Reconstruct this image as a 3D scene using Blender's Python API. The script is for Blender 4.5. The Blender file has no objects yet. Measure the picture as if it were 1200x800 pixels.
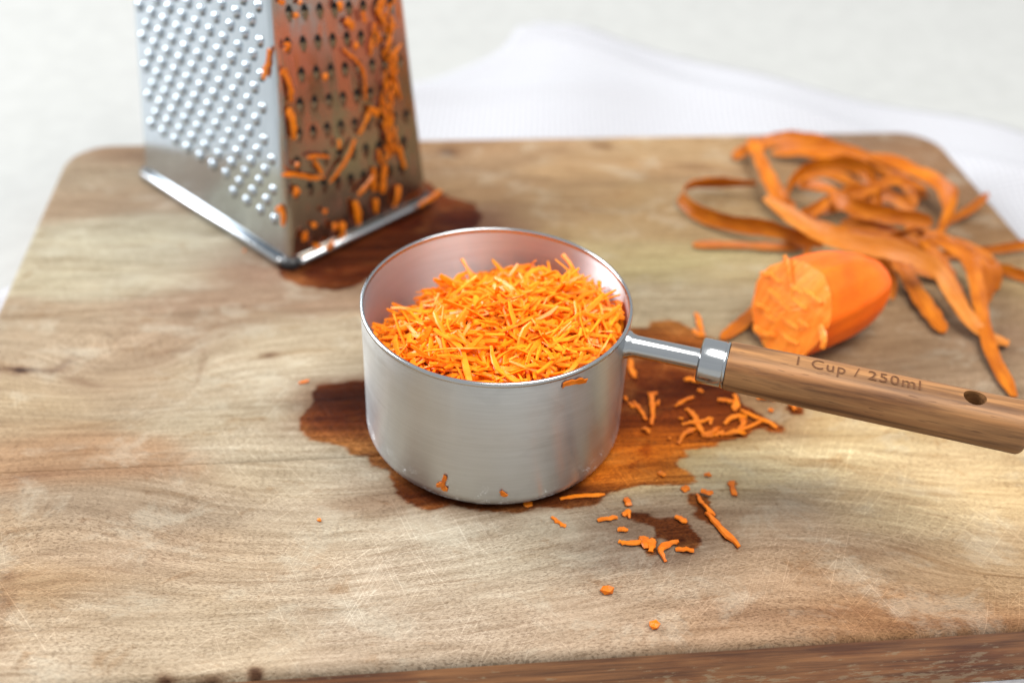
import bpy, bmesh, math, random
import numpy as np
from mathutils import Vector, Matrix

random.seed(7); rng = np.random.default_rng(11)
scene = bpy.context.scene
COL = scene.collection

# ------------------------------------------------------------------ camera
CAM = np.array([0.005423, -0.298331, 0.260884])
RT = np.array([0.999152, 0.024806, 0.032873]); UP = np.array([-0.041182, 0.601835, 0.797558]); FW = np.array([0.0, 0.798235, -0.602346])
FPX = 1326.97
cam_data = bpy.data.cameras.new('camera'); cam = bpy.data.objects.new('camera', cam_data); COL.objects.link(cam)
cam.matrix_world = Matrix(((RT[0], UP[0], -FW[0], CAM[0]), (RT[1], UP[1], -FW[1], CAM[1]), (RT[2], UP[2], -FW[2], CAM[2]), (0, 0, 0, 1)))
cam_data.sensor_width = 36; cam_data.sensor_fit = 'HORIZONTAL'; cam_data.lens = 36 * FPX / 1200
cam_data.clip_start = 0.01; cam_data.clip_end = 50
cam_data.dof.use_dof = True; cam_data.dof.focus_distance = 0.338; cam_data.dof.aperture_fstop = 5.6
scene.camera = cam

# ------------------------------------------------------------------ ambient light, window and added fill
world = bpy.data.worlds.new('World'); scene.world = world; world.use_nodes = True
bg = world.node_tree.nodes['Background']; bg.inputs[0].default_value = (0.93, 0.97, 1.0, 1); bg.inputs[1].default_value = 0.44

def area_lamp(name, loc, target, sx, sy, power, color):
    l = bpy.data.lights.new(name, 'AREA'); l.shape = 'RECTANGLE'; l.size = sx; l.size_y = sy; l.energy = power; l.color = color
    o = bpy.data.objects.new(name, l); COL.objects.link(o); o.location = loc
    o.rotation_euler = (Vector(target) - Vector(loc)).to_track_quat('-Z', 'Y').to_euler()
    return o
area_lamp('window_light', (-1.9, 0.9, 1.25), (0.0, 0.05, 0.0), 1.5, 1.5, 74, (0.95, 0.98, 1.0))
area_lamp('fill_light', (0.55, -0.2, 2.0), (0.05, 0.0, 0.0), 1.2, 1.2, 40, (1.0, 0.97, 0.92))  # unseen lamp added overhead as fill, evens the light over the board

vs = scene.view_settings
scene.display_settings.display_device = 'sRGB'
vs.view_transform = 'Standard'; vs.look = 'None'; vs.gamma = 1.0; vs.exposure = 0.72; vs.use_curve_mapping = False

# ------------------------------------------------------------------ geometry helpers
def ray(px):
    px = np.asarray(px, float)
    d = FW + ((px[0] - 600) / FPX) * RT - ((px[1] - 400) / FPX) * UP
    return d
def at(px, z=0.0):
    d = ray(px); t = (z - CAM[2]) / d[2]; return CAM + t * d
def on_plane(px, p0, n):
    d = ray(px); t = np.dot(np.asarray(p0) - CAM, n) / np.dot(d, n); return CAM + t * d
def on_cylinder(px, R):
    d = ray(px); a = d[0]**2 + d[1]**2; b = 2 * (CAM[0]*d[0] + CAM[1]*d[1]); c = CAM[0]**2 + CAM[1]**2 - R*R
    q = b*b - 4*a*c; t = (-b - math.sqrt(max(q, 0))) / (2*a); return CAM + t * d
def Z(x0, y0, f, pts): return [(x0 + x / f, y0 + y / f) for x, y in pts]

def mesh_obj(name, verts, faces, mat, parent=None, smooth=True, mats=None, mi=None):
    m = bpy.data.meshes.new(name); m.from_pydata([tuple(map(float, v)) for v in verts], [], faces)
    for mm in (mats or [mat]): m.materials.append(mm)
    if mi is not None: m.polygons.foreach_set('material_index', mi)
    if smooth: m.polygons.foreach_set('use_smooth', [True] * len(m.polygons))
    m.update()
    o = bpy.data.objects.new(name, m); COL.objects.link(o)
    if parent: o.parent = parent
    return o
def tag(o, label=None, cat=None, group=None, kind=None):
    if label: o['label'] = label
    if cat: o['category'] = cat
    if group: o['group'] = group
    if kind: o['kind'] = kind
    return o
def empty(name, loc=(0, 0, 0), rz=0):
    o = bpy.data.objects.new(name, None); COL.objects.link(o); o.location = loc; o.rotation_euler = (0, 0, rz); o.empty_display_size = 0.01
    return o
def lathe(profile, seg, close=False):
    """profile: list of (r, z); revolved about z"""
    V, F = [], []
    n = len(profile)
    for i in range(seg):
        a = 2 * math.pi * i / seg
        for r, z in profile: V.append((r * math.cos(a), r * math.sin(a), z))
    for i in range(seg):
        j = (i + 1) % seg
        for k in range(n - 1):
            F.append((i*n + k, j*n + k, j*n + k + 1, i*n + k + 1))
    return V, F
def catmull(P, n):
    P = [np.asarray(p, float) for p in P]
    if len(P) == 2: return [P[0] + (P[1] - P[0]) * t for t in np.linspace(0, 1, n)]
    Q = [2*P[0] - P[1]] + P + [2*P[-1] - P[-2]]
    out = []
    segs = len(P) - 1
    for t in np.linspace(0, segs, n):
        i = min(int(t), segs - 1); f = t - i
        a, b, c, d = Q[i], Q[i+1], Q[i+2], Q[i+3]
        out.append(0.5 * (2*b + (c - a)*f + (2*a - 5*b + 4*c - d)*f*f + (3*b - a - 3*c + d)*f**3))
    return out

# numpy value noise
def vnoise(x, y, seed=0):
    xi = np.floor(x).astype(np.int64); yi = np.floor(y).astype(np.int64); fx = x - xi; fy = y - yi
    def h(a, b):
        n = (a * 374761393 + b * 668265263 + seed * 1442695041) & 0x7fffffff
        n = ((n ^ (n >> 13)) * 1274126177) & 0x7fffffff
        return ((n ^ (n >> 16)) & 0xffff) / 65535.0
    fx = fx*fx*(3 - 2*fx); fy = fy*fy*(3 - 2*fy)
    return (h(xi, yi)*(1-fx) + h(xi+1, yi)*fx)*(1-fy) + (h(xi, yi+1)*(1-fx) + h(xi+1, yi+1)*fx)*fy
def fbm(x, y, seed=0, o=4):
    s, a, t = 0, 0.5, 0
    for k in range(o): s = s + a * vnoise(x * 2**k, y * 2**k, seed + k); t += a; a *= .5
    return s / t - 0.5

# ------------------------------------------------------------------ materials
def lin(c): return tuple(((v/255) / 12.92 if v/255 <= 0.04045 else ((v/255 + 0.055) / 1.055) ** 2.4) for v in c)
class NT:
    def __init__(s, name):
        s.m = bpy.data.materials.new(name); s.m.use_nodes = True; s.t = s.m.node_tree; s.b = s.t.nodes['Principled BSDF']; s.out = s.t.nodes['Material Output']
    def n(s, typ, **kw):
        o = s.t.nodes.new(typ)
        for k, v in kw.items():
            if k.startswith('i_'): o.inputs[k[2:].replace('_', ' ')].default_value = v
            else: setattr(o, k, v)
        return o
    def l(s, a, b): s.t.links.new(a, b)
    def math(s, op, a, b=None, c=None, clamp=False):
        o = s.t.nodes.new('ShaderNodeMath'); o.operation = op; o.use_clamp = clamp
        for i, v in enumerate((a, b, c)):
            if v is None: continue
            if isinstance(v, (int, float)): o.inputs[i].default_value = v
            else: s.l(v, o.inputs[i])
        return o.outputs[0]
    def mix(s, fac, a, b, mode='MIX'):
        o = s.t.nodes.new('ShaderNodeMix'); o.data_type = 'RGBA'; o.blend_type = mode
        for i, v in ((0, fac), (6, a), (7, b)):
            if isinstance(v, (int, float)): o.inputs[i].default_value = v
            elif isinstance(v, tuple): o.inputs[i].default_value = (*v[:3], 1)
            else: s.l(v, o.inputs[i])
        return o.outputs[2]
    def ramp(s, v, lo, hi, a=0.0, b=1.0):
        o = s.t.nodes.new('ShaderNodeMapRange'); o.interpolation_type = 'SMOOTHSTEP'
        s.l(v, o.inputs[0]); o.inputs[1].default_value = lo; o.inputs[2].default_value = hi; o.inputs[3].default_value = a; o.inputs[4].default_value = b
        return o.outputs[0]
    def noise(s, vec, scale=(1, 1, 1), rot=(0, 0, 0), loc=(0, 0, 0), detail=3, rough=.55, dist=0):
        mp = s.t.nodes.new('ShaderNodeMapping'); mp.vector_type = 'POINT'
        r = s.t.nodes.new('ShaderNodeMapping')
        r.inputs['Rotation'].default_value = rot; r.inputs['Location'].default_value = loc
        s.l(vec, r.inputs[0]); s.l(r.outputs[0], mp.inputs[0]); mp.inputs['Scale'].default_value = scale
        o = s.t.nodes.new('ShaderNodeTexNoise'); o.inputs['Scale'].default_value = 1; o.inputs['Detail'].default_value = detail
        o.inputs['Roughness'].default_value = rough; o.inputs['Distortion'].default_value = dist
        s.l(mp.outputs[0], o.inputs['Vector']); return o.outputs['Fac']
    def bump(s, h, strength, dist=0.001):
        o = s.t.nodes.new('ShaderNodeBump'); o.inputs['Strength'].default_value = strength; o.inputs['Distance'].default_value = dist
        s.l(h, o.inputs['Height']); s.l(o.outputs[0], s.b.inputs['Normal']); return o

def mat_board():
    N = NT('board_wood')
    uv = N.n('ShaderNodeUVMap', uv_map='grain').outputs[0]
    pos = N.n('ShaderNodeTexCoord').outputs['Object']
    base = N.n('ShaderNodeAttribute', attribute_name='wood').outputs['Color']
    wet = N.n('ShaderNodeAttribute', attribute_name='wet').outputs['Fac']
    # fibre streaks along the grain
    g1 = N.noise(uv, (34, 420, 1), detail=5, rough=.65)
    g2 = N.noise(uv, (45, 900, 1), loc=(.3, .1, 0), detail=3)
    g3 = N.noise(uv, (9, 70, 1), loc=(.7, .2, 0), detail=4, dist=.6)
    col = N.mix(N.ramp(g1, .30, .70), N.mix(1, base, (.83, .80, .77), 'MULTIPLY'), N.mix(1, base, (1.15, 1.17, 1.20), 'MULTIPLY'))
    col = N.mix(N.ramp(g3, .40, .30), col, N.mix(1, col, (.80, .73, .66), 'MULTIPLY'))
    col = N.mix(N.ramp(g2, .35, .65), N.mix(1, col, (.90, .88, .86), 'MULTIPLY'), col)
    cl = N.noise(pos, (28, 60, 1), detail=3)
    # blotchy tint
    bl = N.noise(uv, (24, 95, 1), loc=(3, 1, 0), detail=4, rough=.6)
    col = N.mix(N.ramp(bl, .48, .72, 0, .55), col, N.mix(1, col, (.80, .75, .71), 'MULTIPLY'))
    bl2 = N.noise(pos, (30, 75, 1), loc=(9, 4, 0), detail=4, rough=.6)
    col = N.mix(N.ramp(bl2, .54, .80, 0, .4), col, N.mix(1, col, (1.0, .90, .74), 'MULTIPLY'))
    # pores: short dark dashes
    p1 = N.noise(uv, (560, 3000, 1), detail=1, rough=.4)
    p2 = N.noise(uv, (900, 4200, 1), loc=(5, 2, 0), detail=1, rough=.4)
    pm = N.ramp(cl, .34, .56, .4, 1)
    pores = N.math('MULTIPLY', N.math('MAXIMUM', N.ramp(p1, .575, .67), N.ramp(p2, .58, .68, 0, .8)), pm)
    col = N.mix(N.math('MULTIPLY', pores, .48), col, N.mix(1, col, (.30, .20, .13), 'MULTIPLY'))
    fsp = N.noise(uv, (900, 3600, 1), loc=(4, 4, 0), detail=2, rough=.7)
    col = N.mix(1, col, N.mix(N.ramp(fsp, .3, .7), (.82, .80, .78), (1.13, 1.13, 1.13)), 'MULTIPLY')
    stk = N.ramp(N.noise(uv, (30, 620, 1), loc=(6, 3, 0), detail=3, rough=.7), .60, .68)
    col = N.mix(N.math('MULTIPLY', stk, .45), col, N.mix(1, col, (.62, .52, .44), 'MULTIPLY'))
    rn = N.noise(uv, (9, 120, 1), loc=(12, 5, 0), detail=3, rough=.5, dist=.4)
    ring = N.ramp(N.math('ABSOLUTE', N.math('SUBTRACT', rn, .5)), .022, .004)
    rm = N.ramp(N.noise(pos, (16, 26, 1), loc=(31, 2, 0), detail=2), .44, .60)
    col = N.mix(N.math('MULTIPLY', N.math('MULTIPLY', ring, rm), .32), col, N.mix(1, col, (.60, .48, .38), 'MULTIPLY'))
    # worn, washed out areas and old brown stains
    wo = N.noise(pos, (34, 52, 1), loc=(14, 21, 0), detail=6, rough=.68, dist=.5)
    col = N.mix(N.ramp(wo, .50, .66, 0, .75), col, N.mix(1, N.mix(.35, col, tuple(.5*q for q in lin((204, 196, 174)))), (1.12, 1.14, 1.17), 'MULTIPLY'))
    so = N.noise(pos, (48, 85, 1), loc=(41, 3, 0), detail=6, rough=.7, dist=.7)
    col = N.mix(N.ramp(so, .57, .70, 0, .7), col, N.mix(1, col, (.74, .60, .47), 'MULTIPLY'))
    # knife scratches, pale
    sc = None
    for k, (ang, st, th) in enumerate(((.55, 16, .66), (-.75, 22, .66), (1.25, 14, .67), (-.25, 24, .66), (.95, 12, .67), (-1.1, 18, .67))):
        q = N.ramp(N.noise(pos, (st, 2600, 1), rot=(0, 0, ang), loc=(k * 3.1, k * 1.7, 0), detail=1, rough=.35), th, th + .03)
        sc = q if sc is None else N.math('MAXIMUM', sc, q)
    smask = N.ramp(N.noise(pos, (22, 22, 1), loc=(2, 8, 0), detail=2), .38, .58)
    sc = N.math('MULTIPLY', sc, smask)
    col = N.mix(N.math('MULTIPLY', sc, .8), col, N.mix(1, col, (1.45, 1.50, 1.58), 'MULTIPLY'))
    # damp stains
    wj = N.noise(uv, (70, 420, 1), loc=(1, 7, 0), detail=4, rough=.7)
    wn = N.noise(pos, (170, 170, 1), detail=3)
    wj = N.math('ADD', N.math('MULTIPLY', N.math('SUBTRACT', wj, .5), .0042), N.math('MULTIPLY', N.math('SUBTRACT', wn, .5), .0030))
    sd = N.math('ADD', wet, wj)
    w = N.ramp(sd, -.0007, .0009)
    wetcol = N.mix(1, N.mix(1, col, col, 'MULTIPLY'), (2.35, 1.40, .80), 'MULTIPLY')
    wetcol = N.mix(1, wetcol, N.mix(N.ramp(g3, .35, .6), (.55, .45, .4), (1.25, 1.2, 1.1)), 'MULTIPLY')
    halo = N.ramp(sd, -.0035, 0, 0, .22)
    col = N.mix(halo, col, N.mix(1, col, (.78, .66, .52), 'MULTIPLY'))
    fin = N.mix(w, col, wetcol)
    N.l(fin, N.b.inputs['Base Color'])
    N.l(N.ramp(w, 0, 1, .62, .42), N.b.inputs['Roughness'])
    N.l(N.ramp(w, 0, 1, .12, .05), N.b.inputs['Specular IOR Level'])
    h = N.math('ADD', N.math('MULTIPLY', g1, .5), N.math('MULTIPLY', pores, -.8))
    h = N.math('ADD', h, N.math('MULTIPLY', sc, -.4))
    N.bump(h, .5, .0006)
    return N.m

def mat_board_side():
    N = NT('board_side_wood')
    pos = N.n('ShaderNodeTexCoord').outputs['Object']
    g = N.noise(pos, (16, 30, 330), detail=5, rough=.65)
    c = N.mix(N.ramp(g, .3, .7), lin((98, 58, 30)), lin((168, 112, 66)))
    b = N.noise(pos, (24, 24, 70), detail=4)
    c = N.mix(N.ramp(b, .42, .66), c, N.mix(1, c, (.62, .5, .42), 'MULTIPLY'))
    # worn off finish, pale flecks growing towards the bottom edge
    sx = N.n('ShaderNodeSeparateXYZ'); N.l(pos, sx.inputs[0])
    fl = N.noise(pos, (150, 150, 420), detail=4, rough=.7)
    big = N.noise(pos, (30, 30, 40), loc=(4, 4, 4), detail=2)
    th = N.math('ADD', N.math('MULTIPLY', N.math('ADD', sx.outputs[2], .013), -9.0), N.math('MULTIPLY', big, .25))
    worn = N.ramp(N.math('ADD', fl, th), .68, .78)
    c = N.mix(N.math('MULTIPLY', worn, .5), c, lin((168, 148, 116)))
    N.l(c, N.b.inputs['Base Color']); N.b.inputs['Roughness'].default_value = .55
    N.bump(g, .4, .0006)
    return N.m

def mat_steel(name, col=(.66, .67, .68), rough=.24, brush='ring', aniso=.6, specks=False, smudge=False, film=False):
    N = NT(name); b = N.b
    b.inputs['Metallic'].default_value = 1
    tc = N.n('ShaderNodeTexCoord').outputs['Object']
    if brush == 'ring':
        tan = N.n('ShaderNodeTangent', direction_type='RADIAL', axis='Z').outputs[0]
        b.inputs['Anisotropic'].default_value = aniso; b.inputs['Anisotropic Rotation'].default_value = .25; N.l(tan, b.inputs['Tangent'])
        fine = N.noise(tc, (30, 30, 2600), detail=2)
        fine2 = N.noise(tc, (60, 60, 900), loc=(1, 2, 3), detail=2)
        fine = N.math('ADD', N.math('MULTIPLY', fine, .6), N.math('MULTIPLY', fine2, .4))
    else:
        fine = N.noise(tc, (900, 900, 30), detail=2)
    c = N.mix(N.ramp(fine, .25, .75), tuple(v*.93 for v in col), tuple(min(1, v*1.05) for v in col))
    r = N.ramp(fine, .2, .8, rough*.95, rough*1.05)
    if smudge:
        s = N.noise(tc, (60, 60, 120), loc=(2, 1, 5), detail=3, dist=.8)
        sm = N.ramp(s, .54, .66)
        s2 = N.ramp(N.noise(tc, (25, 25, 30), loc=(7, 1, 2), detail=3), .4, .7)
        c = N.mix(N.math('MULTIPLY', sm, .18), c, tuple(v*.70 for v in col))
        r = N.math('ADD', r, N.math('MULTIPLY', s2, .06))
    if specks:
        sx = N.n('ShaderNodeSeparateXYZ'); N.l(tc, sx.inputs[0])
        low = N.ramp(sx.outputs[2], .015, .003, 0, 1)
        vs_ = N.n('ShaderNodeTexVoronoi', i_Scale=1500.0); N.l(tc, vs_.inputs['Vector'])
        d = N.ramp(vs_.outputs['Distance'], .42, .25)
        cl = N.ramp(N.noise(tc, (160, 160, 160), detail=3), .52, .64)
        d = N.math('MULTIPLY', N.math('MULTIPLY', d, cl), low)
        c = N.mix(N.math('MULTIPLY', d, .9), c, (1, 1, 1)); r = N.math('ADD', r, N.math('MULTIPLY', d, .5), clamp=True)
    if film:
        # dried carrot juice in runs down the metal
        f1 = N.noise(tc, (70, 70, 22), loc=(3, 5, 1), detail=4, dist=.5)
        sx = N.n('ShaderNodeSeparateXYZ'); N.l(tc, sx.inputs[0])
        zone = N.math('MULTIPLY', N.ramp(sx.outputs[2], .035, .062), N.ramp(sx.outputs[2], .115, .095))
        fm = N.math('MULTIPLY', N.ramp(f1, .42, .58), zone)
        f2 = N.ramp(N.noise(tc, (240, 240, 120), loc=(8, 2, 1), detail=3), .52, .62, 0, .5)
        fm = N.math('MAXIMUM', fm, f2)
        c = N.mix(N.math('MULTIPLY', fm, .65), c, lin((200, 104, 48)))
        b.inputs['Metallic'].default_value = 1
        N.l(N.math('SUBTRACT', 1.0, N.math('MULTIPLY', fm, .2)), b.inputs['Metallic'])
        r = N.math('ADD', r, N.math('MULTIPLY', fm, .12))
    N.l(c, b.inputs['Base Color']); N.l(r, b.inputs['Roughness'])
    N.bump(fine, .015, .0002)
    return N.m

def mat_carrot(name, dark, light, rough=.38, sss=.25, scale=(300, 300, 300), bump=.25, vary=True, spec=.45, trans=0.0):
    N = NT(name); b = N.b
    tc = N.n('ShaderNodeTexCoord').outputs['Object']
    a = N.noise(tc, scale, detail=4, rough=.6)
    if vary:
        rnd = N.n('ShaderNodeObjectInfo').outputs['Random']
        f = N.math('ADD', N.math('MULTIPLY', N.ramp(a, .3, .7), .55), N.math('MULTIPLY', rnd, .5), clamp=True)
    else: f = N.ramp(a, .3, .7)
    c = N.mix(f, dark, light)
    N.l(c, b.inputs['Base Color']); b.inputs['Roughness'].default_value = rough
    b.inputs['Specular IOR Level'].default_value = spec
    b.inputs['Subsurface Weight'].default_value = sss; b.inputs['Subsurface Radius'].default_value = (1, .45, .12); b.inputs['Subsurface Scale'].default_value = .0022
    bp = N.bump(a, bump, .0005)
    if trans:
        tr = N.n('ShaderNodeBsdfTranslucent'); N.l(c, tr.inputs['Color']); mx = N.n('ShaderNodeMixShader'); mx.inputs[0].default_value = trans
        N.l(b.outputs[0], mx.inputs[1]); N.l(tr.outputs[0], mx.inputs[2]); N.l(mx.outputs[0], N.out.inputs['Surface'])
    return N.m

def mat_plain(name, col, rough=.5, spec=.4):
    N = NT(name); N.b.inputs['Base Color'].default_value = (*col, 1); N.b.inputs['Roughness'].default_value = rough; N.b.inputs['Specular IOR Level'].default_value = spec
    tc = N.n('ShaderNodeTexCoord').outputs['Object']; a = N.noise(tc, (90, 90, 90), detail=3)
    N.l(N.mix(N.ramp(a, .3, .7), tuple(v*.93 for v in col), col), N.b.inputs['Base Color'])
    return N.m

def mat_handle():
    N = NT('handle_wood')
    tc = N.n('ShaderNodeTexCoord').outputs['Object']
    g = N.noise(tc, (18, 330, 330), detail=5, rough=.62, dist=.3)
    big = N.noise(tc, (9, 110, 110), loc=(.4, .3, .8), detail=3, dist=.4)
    c = N.mix(N.ramp(g, .28, .72), lin((88, 58, 34)), lin((160, 114, 70)))
    c = N.mix(N.ramp(big, .52, .68, 0, .8), c, N.mix(1, c, (.66, .56, .50), 'MULTIPLY'))
    c = N.mix(N.ramp(big, .44, .32, 0, .7), c, N.mix(1, c, (1.18, 1.12, 1.0), 'MULTIPLY'))
    p = N.ramp(N.noise(tc, (150, 1500, 1500), detail=1), .66, .73)
    c = N.mix(N.math('MULTIPLY', p, .5), c, lin((80, 48, 28)))
    N.l(c, N.b.inputs['Base Color']); N.b.inputs['Roughness'].default_value = .52; N.b.inputs['Specular IOR Level'].default_value = .3
    N.bump(N.math('SUBTRACT', g, p), .25, .0004)
    return N.m

def mat_cloth():
    N = NT('cloth_weave')
    tc = N.n('ShaderNodeTexCoord').outputs['Object']
    wx = N.n('ShaderNodeTexWave', wave_type='BANDS', bands_direction='X', i_Scale=95.0); wy = N.n('ShaderNodeTexWave', wave_type='BANDS', bands_direction='Y', i_Scale=95.0)
    N.l(tc, wx.inputs['Vector']); N.l(tc, wy.inputs['Vector'])
    h = N.math('MULTIPLY', wx.outputs['Fac'], wy.outputs['Fac'])
    c = N.mix(h, lin((150, 150, 154)), lin((175, 174, 178)))
    N.l(c, N.b.inputs['Base Color']); N.b.inputs['Roughness'].default_value = .9; N.b.inputs['Specular IOR Level'].default_value = .1
    N.bump(h, .5, .0012)
    return N.m

M_BOARD = mat_board(); M_SIDE = mat_board_side()
M_CUP = mat_steel('brushed_steel_outer', (.50, .52, .535), .30, 'ring', .86, specks=True, smudge=True)
M_CUPIN = mat_steel('brushed_steel_inner', (.60, .59, .60), .50, 'ring', .93)
M_RIM = mat_steel('polished_steel', (.42, .43, .44), .17, 'ring', 0.0)
M_GL = mat_steel('grater_steel', (.52, .575, .63), .15, 'line')
M_GR = mat_steel('grater_steel_juicy_shaded', (.36, .33, .29), .17, 'line', film=True)  # darker steel colour carries this face's shade and dark reflections; juice film on top
M_HOLE = mat_plain('dark_opening', (.012, .011, .010), .6, .2)
M_FOOT = mat_plain('black_plastic', (.02, .02, .022), .45)
M_SHRED = mat_carrot('carrot_shred_flesh', (1.0, .31, .006), (1.0, .54, .035), .26, .0, trans=.5, spec=.4)
M_LOOSE = mat_carrot('carrot_loose_flesh', (.60, .12, .003), (.84, .25, .010), .28, .0, trans=.3, spec=.45)
M_BODY = mat_carrot('carrot_skin', (.70, .09, .001), (.84, .14, .002), .42, .15, (70, 70, 70), .12, False, spec=.25)
M_HANDLE = mat_handle()
M_INK = mat_plain('burnt_lettering', lin((92, 58, 34)), .6, .2)
M_CLOTH = mat_cloth()
M_TABLE = mat_plain('white_table_paint', (.315, .315, .305), .5, .12)

def mat_peel(name, dark, mid, pale):
    N = NT(name); b = N.b
    uv = N.n('ShaderNodeUVMap', uv_map='ribbon').outputs[0]
    rnd = N.n('ShaderNodeObjectInfo').outputs['Random']
    off = N.n('ShaderNodeVectorMath', operation='ADD'); N.l(uv, off.inputs[0])
    cb = N.n('ShaderNodeCombineXYZ'); N.l(N.math('MULTIPLY', rnd, 40), cb.inputs[0]); N.l(N.math('MULTIPLY', rnd, 13), cb.inputs[1]); N.l(cb.outputs[0], off.inputs[1]); v = off.outputs[0]
    st = N.noise(v, (60, 900, 1), detail=4, rough=.65)
    rg = N.noise(v, (700, 160, 1), detail=3, rough=.6)
    bl = N.noise(v, (70, 130, 1), loc=(4, 1, 0), detail=3)
    c = N.mix(N.ramp(st, .3, .7), dark, mid)
    c = N.mix(N.ramp(bl, .45, .7, 0, .8), c, N.mix(1, c, pale, 'MIX'))
    c = N.mix(N.ramp(rg, .64, .74, 0, .35), c, N.mix(1, c, (.6, .5, .42), 'MULTIPLY'))
    N.l(c, b.inputs['Base Color']); N.l(N.ramp(bl, .3, .7, .26, .46), b.inputs['Roughness']); b.inputs['Specular IOR Level'].default_value = .3
    N.bump(N.math('ADD', st, N.math('MULTIPLY', rg, .8)), .5, .0006)
    tr = N.n('ShaderNodeBsdfTranslucent'); N.l(c, tr.inputs['Color']); mx = N.n('ShaderNodeMixShader'); mx.inputs[0].default_value = .28
    N.l(b.outputs[0], mx.inputs[1]); N.l(tr.outputs[0], mx.inputs[2]); N.l(mx.outputs[0], N.out.inputs['Surface'])
    return N.m
M_PEEL = mat_peel('carrot_peel_skin', (.36, .078, .001), (.55, .145, .001), (.66, .20, .003))
M_PEELP = mat_peel('carrot_peel_inside', (.50, .145, .008), (.62, .205, .02), (.72, .275, .055))
def mat_cutface():
    N = NT('carrot_cut_flesh'); b = N.b
    tc = N.n('ShaderNodeTexCoord').outputs['Object']
    r = N.noise(tc, (60, 800, 60), rot=(0, .0, .0), detail=3)
    a = N.noise(tc, (400, 400, 400), detail=3)
    c = N.mix(N.ramp(r, .35, .65), (.92, .20, .010), (1.0, .30, .03))
    c = N.mix(N.ramp(a, .6, .75, 0, .35), c, (1.0, .5, .2))
    N.l(c, b.inputs['Base Color']); b.inputs['Roughness'].default_value = .4
    b.inputs['Subsurface Weight'].default_value = .3; b.inputs['Subsurface Radius'].default_value = (1, .45, .12); b.inputs['Subsurface Scale'].default_value = .003
    N.bump(N.math('ADD', r, N.math('MULTIPLY', a, .5)), .35, .0008)
    return N.m
M_CUT = mat_cutface()

# ------------------------------------------------------------------ the setting
BT = 0.0262        # board thickness
CL = 0.0014        # cloth thickness
TZ = -BT - CL - 0.0004
table = mesh_obj('table_top', [(-1.6, -.75, TZ), (1.6, -.75, TZ), (1.6, 2.2, TZ), (-1.6, 2.2, TZ),
                               (-1.6, -.75, TZ-.03), (1.6, -.75, TZ-.03), (1.6, 2.2, TZ-.03), (-1.6, 2.2, TZ-.03)],
                 [(0, 1, 2, 3), (7, 6, 5, 4), (0, 4, 5, 1), (1, 5, 6, 2), (2, 6, 7, 3), (3, 7, 4, 0)], M_TABLE, smooth=False)
tag(table, 'plain white table surface under the board', 'table', kind='structure')

# ------------------------------------------------------------------ cutting board
YAW = 0.126357; CY, SY = math.cos(YAW), math.sin(YAW)
def to_uv(P): return np.array([CY*P[0] + SY*P[1], -SY*P[0] + CY*P[1]])
def px_uv(px): return to_uv(at(px, 0))
U0, U1, V0, V1 = -0.1858, 0.2480, -0.0993, 0.2158
RC, FIL = 0.021, 0.0030
board = empty('cutting_board', (0, 0, 0), YAW)
tag(board, 'large worn wooden cutting board with rounded corners, damp and stained, lying on the white cloth', 'cutting board')

def sdf_round(u, v):
    cx, cy = (U0+U1)/2, (V0+V1)/2; hx, hy = (U1-U0)/2 - RC, (V1-V0)/2 - RC
    qx, qy = np.abs(u-cx) - hx, np.abs(v-cy) - hy
    return -(np.hypot(np.maximum(qx, 0), np.maximum(qy, 0)) + np.minimum(np.maximum(qx, qy), 0) - RC)   # >0 inside
def half_cut(v):
    d = np.minimum(v - V0, V1 - v)
    return np.where(d < RC, RC - np.sqrt(np.maximum(RC**2 - (RC - d)**2, 0)), 0.0)

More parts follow.
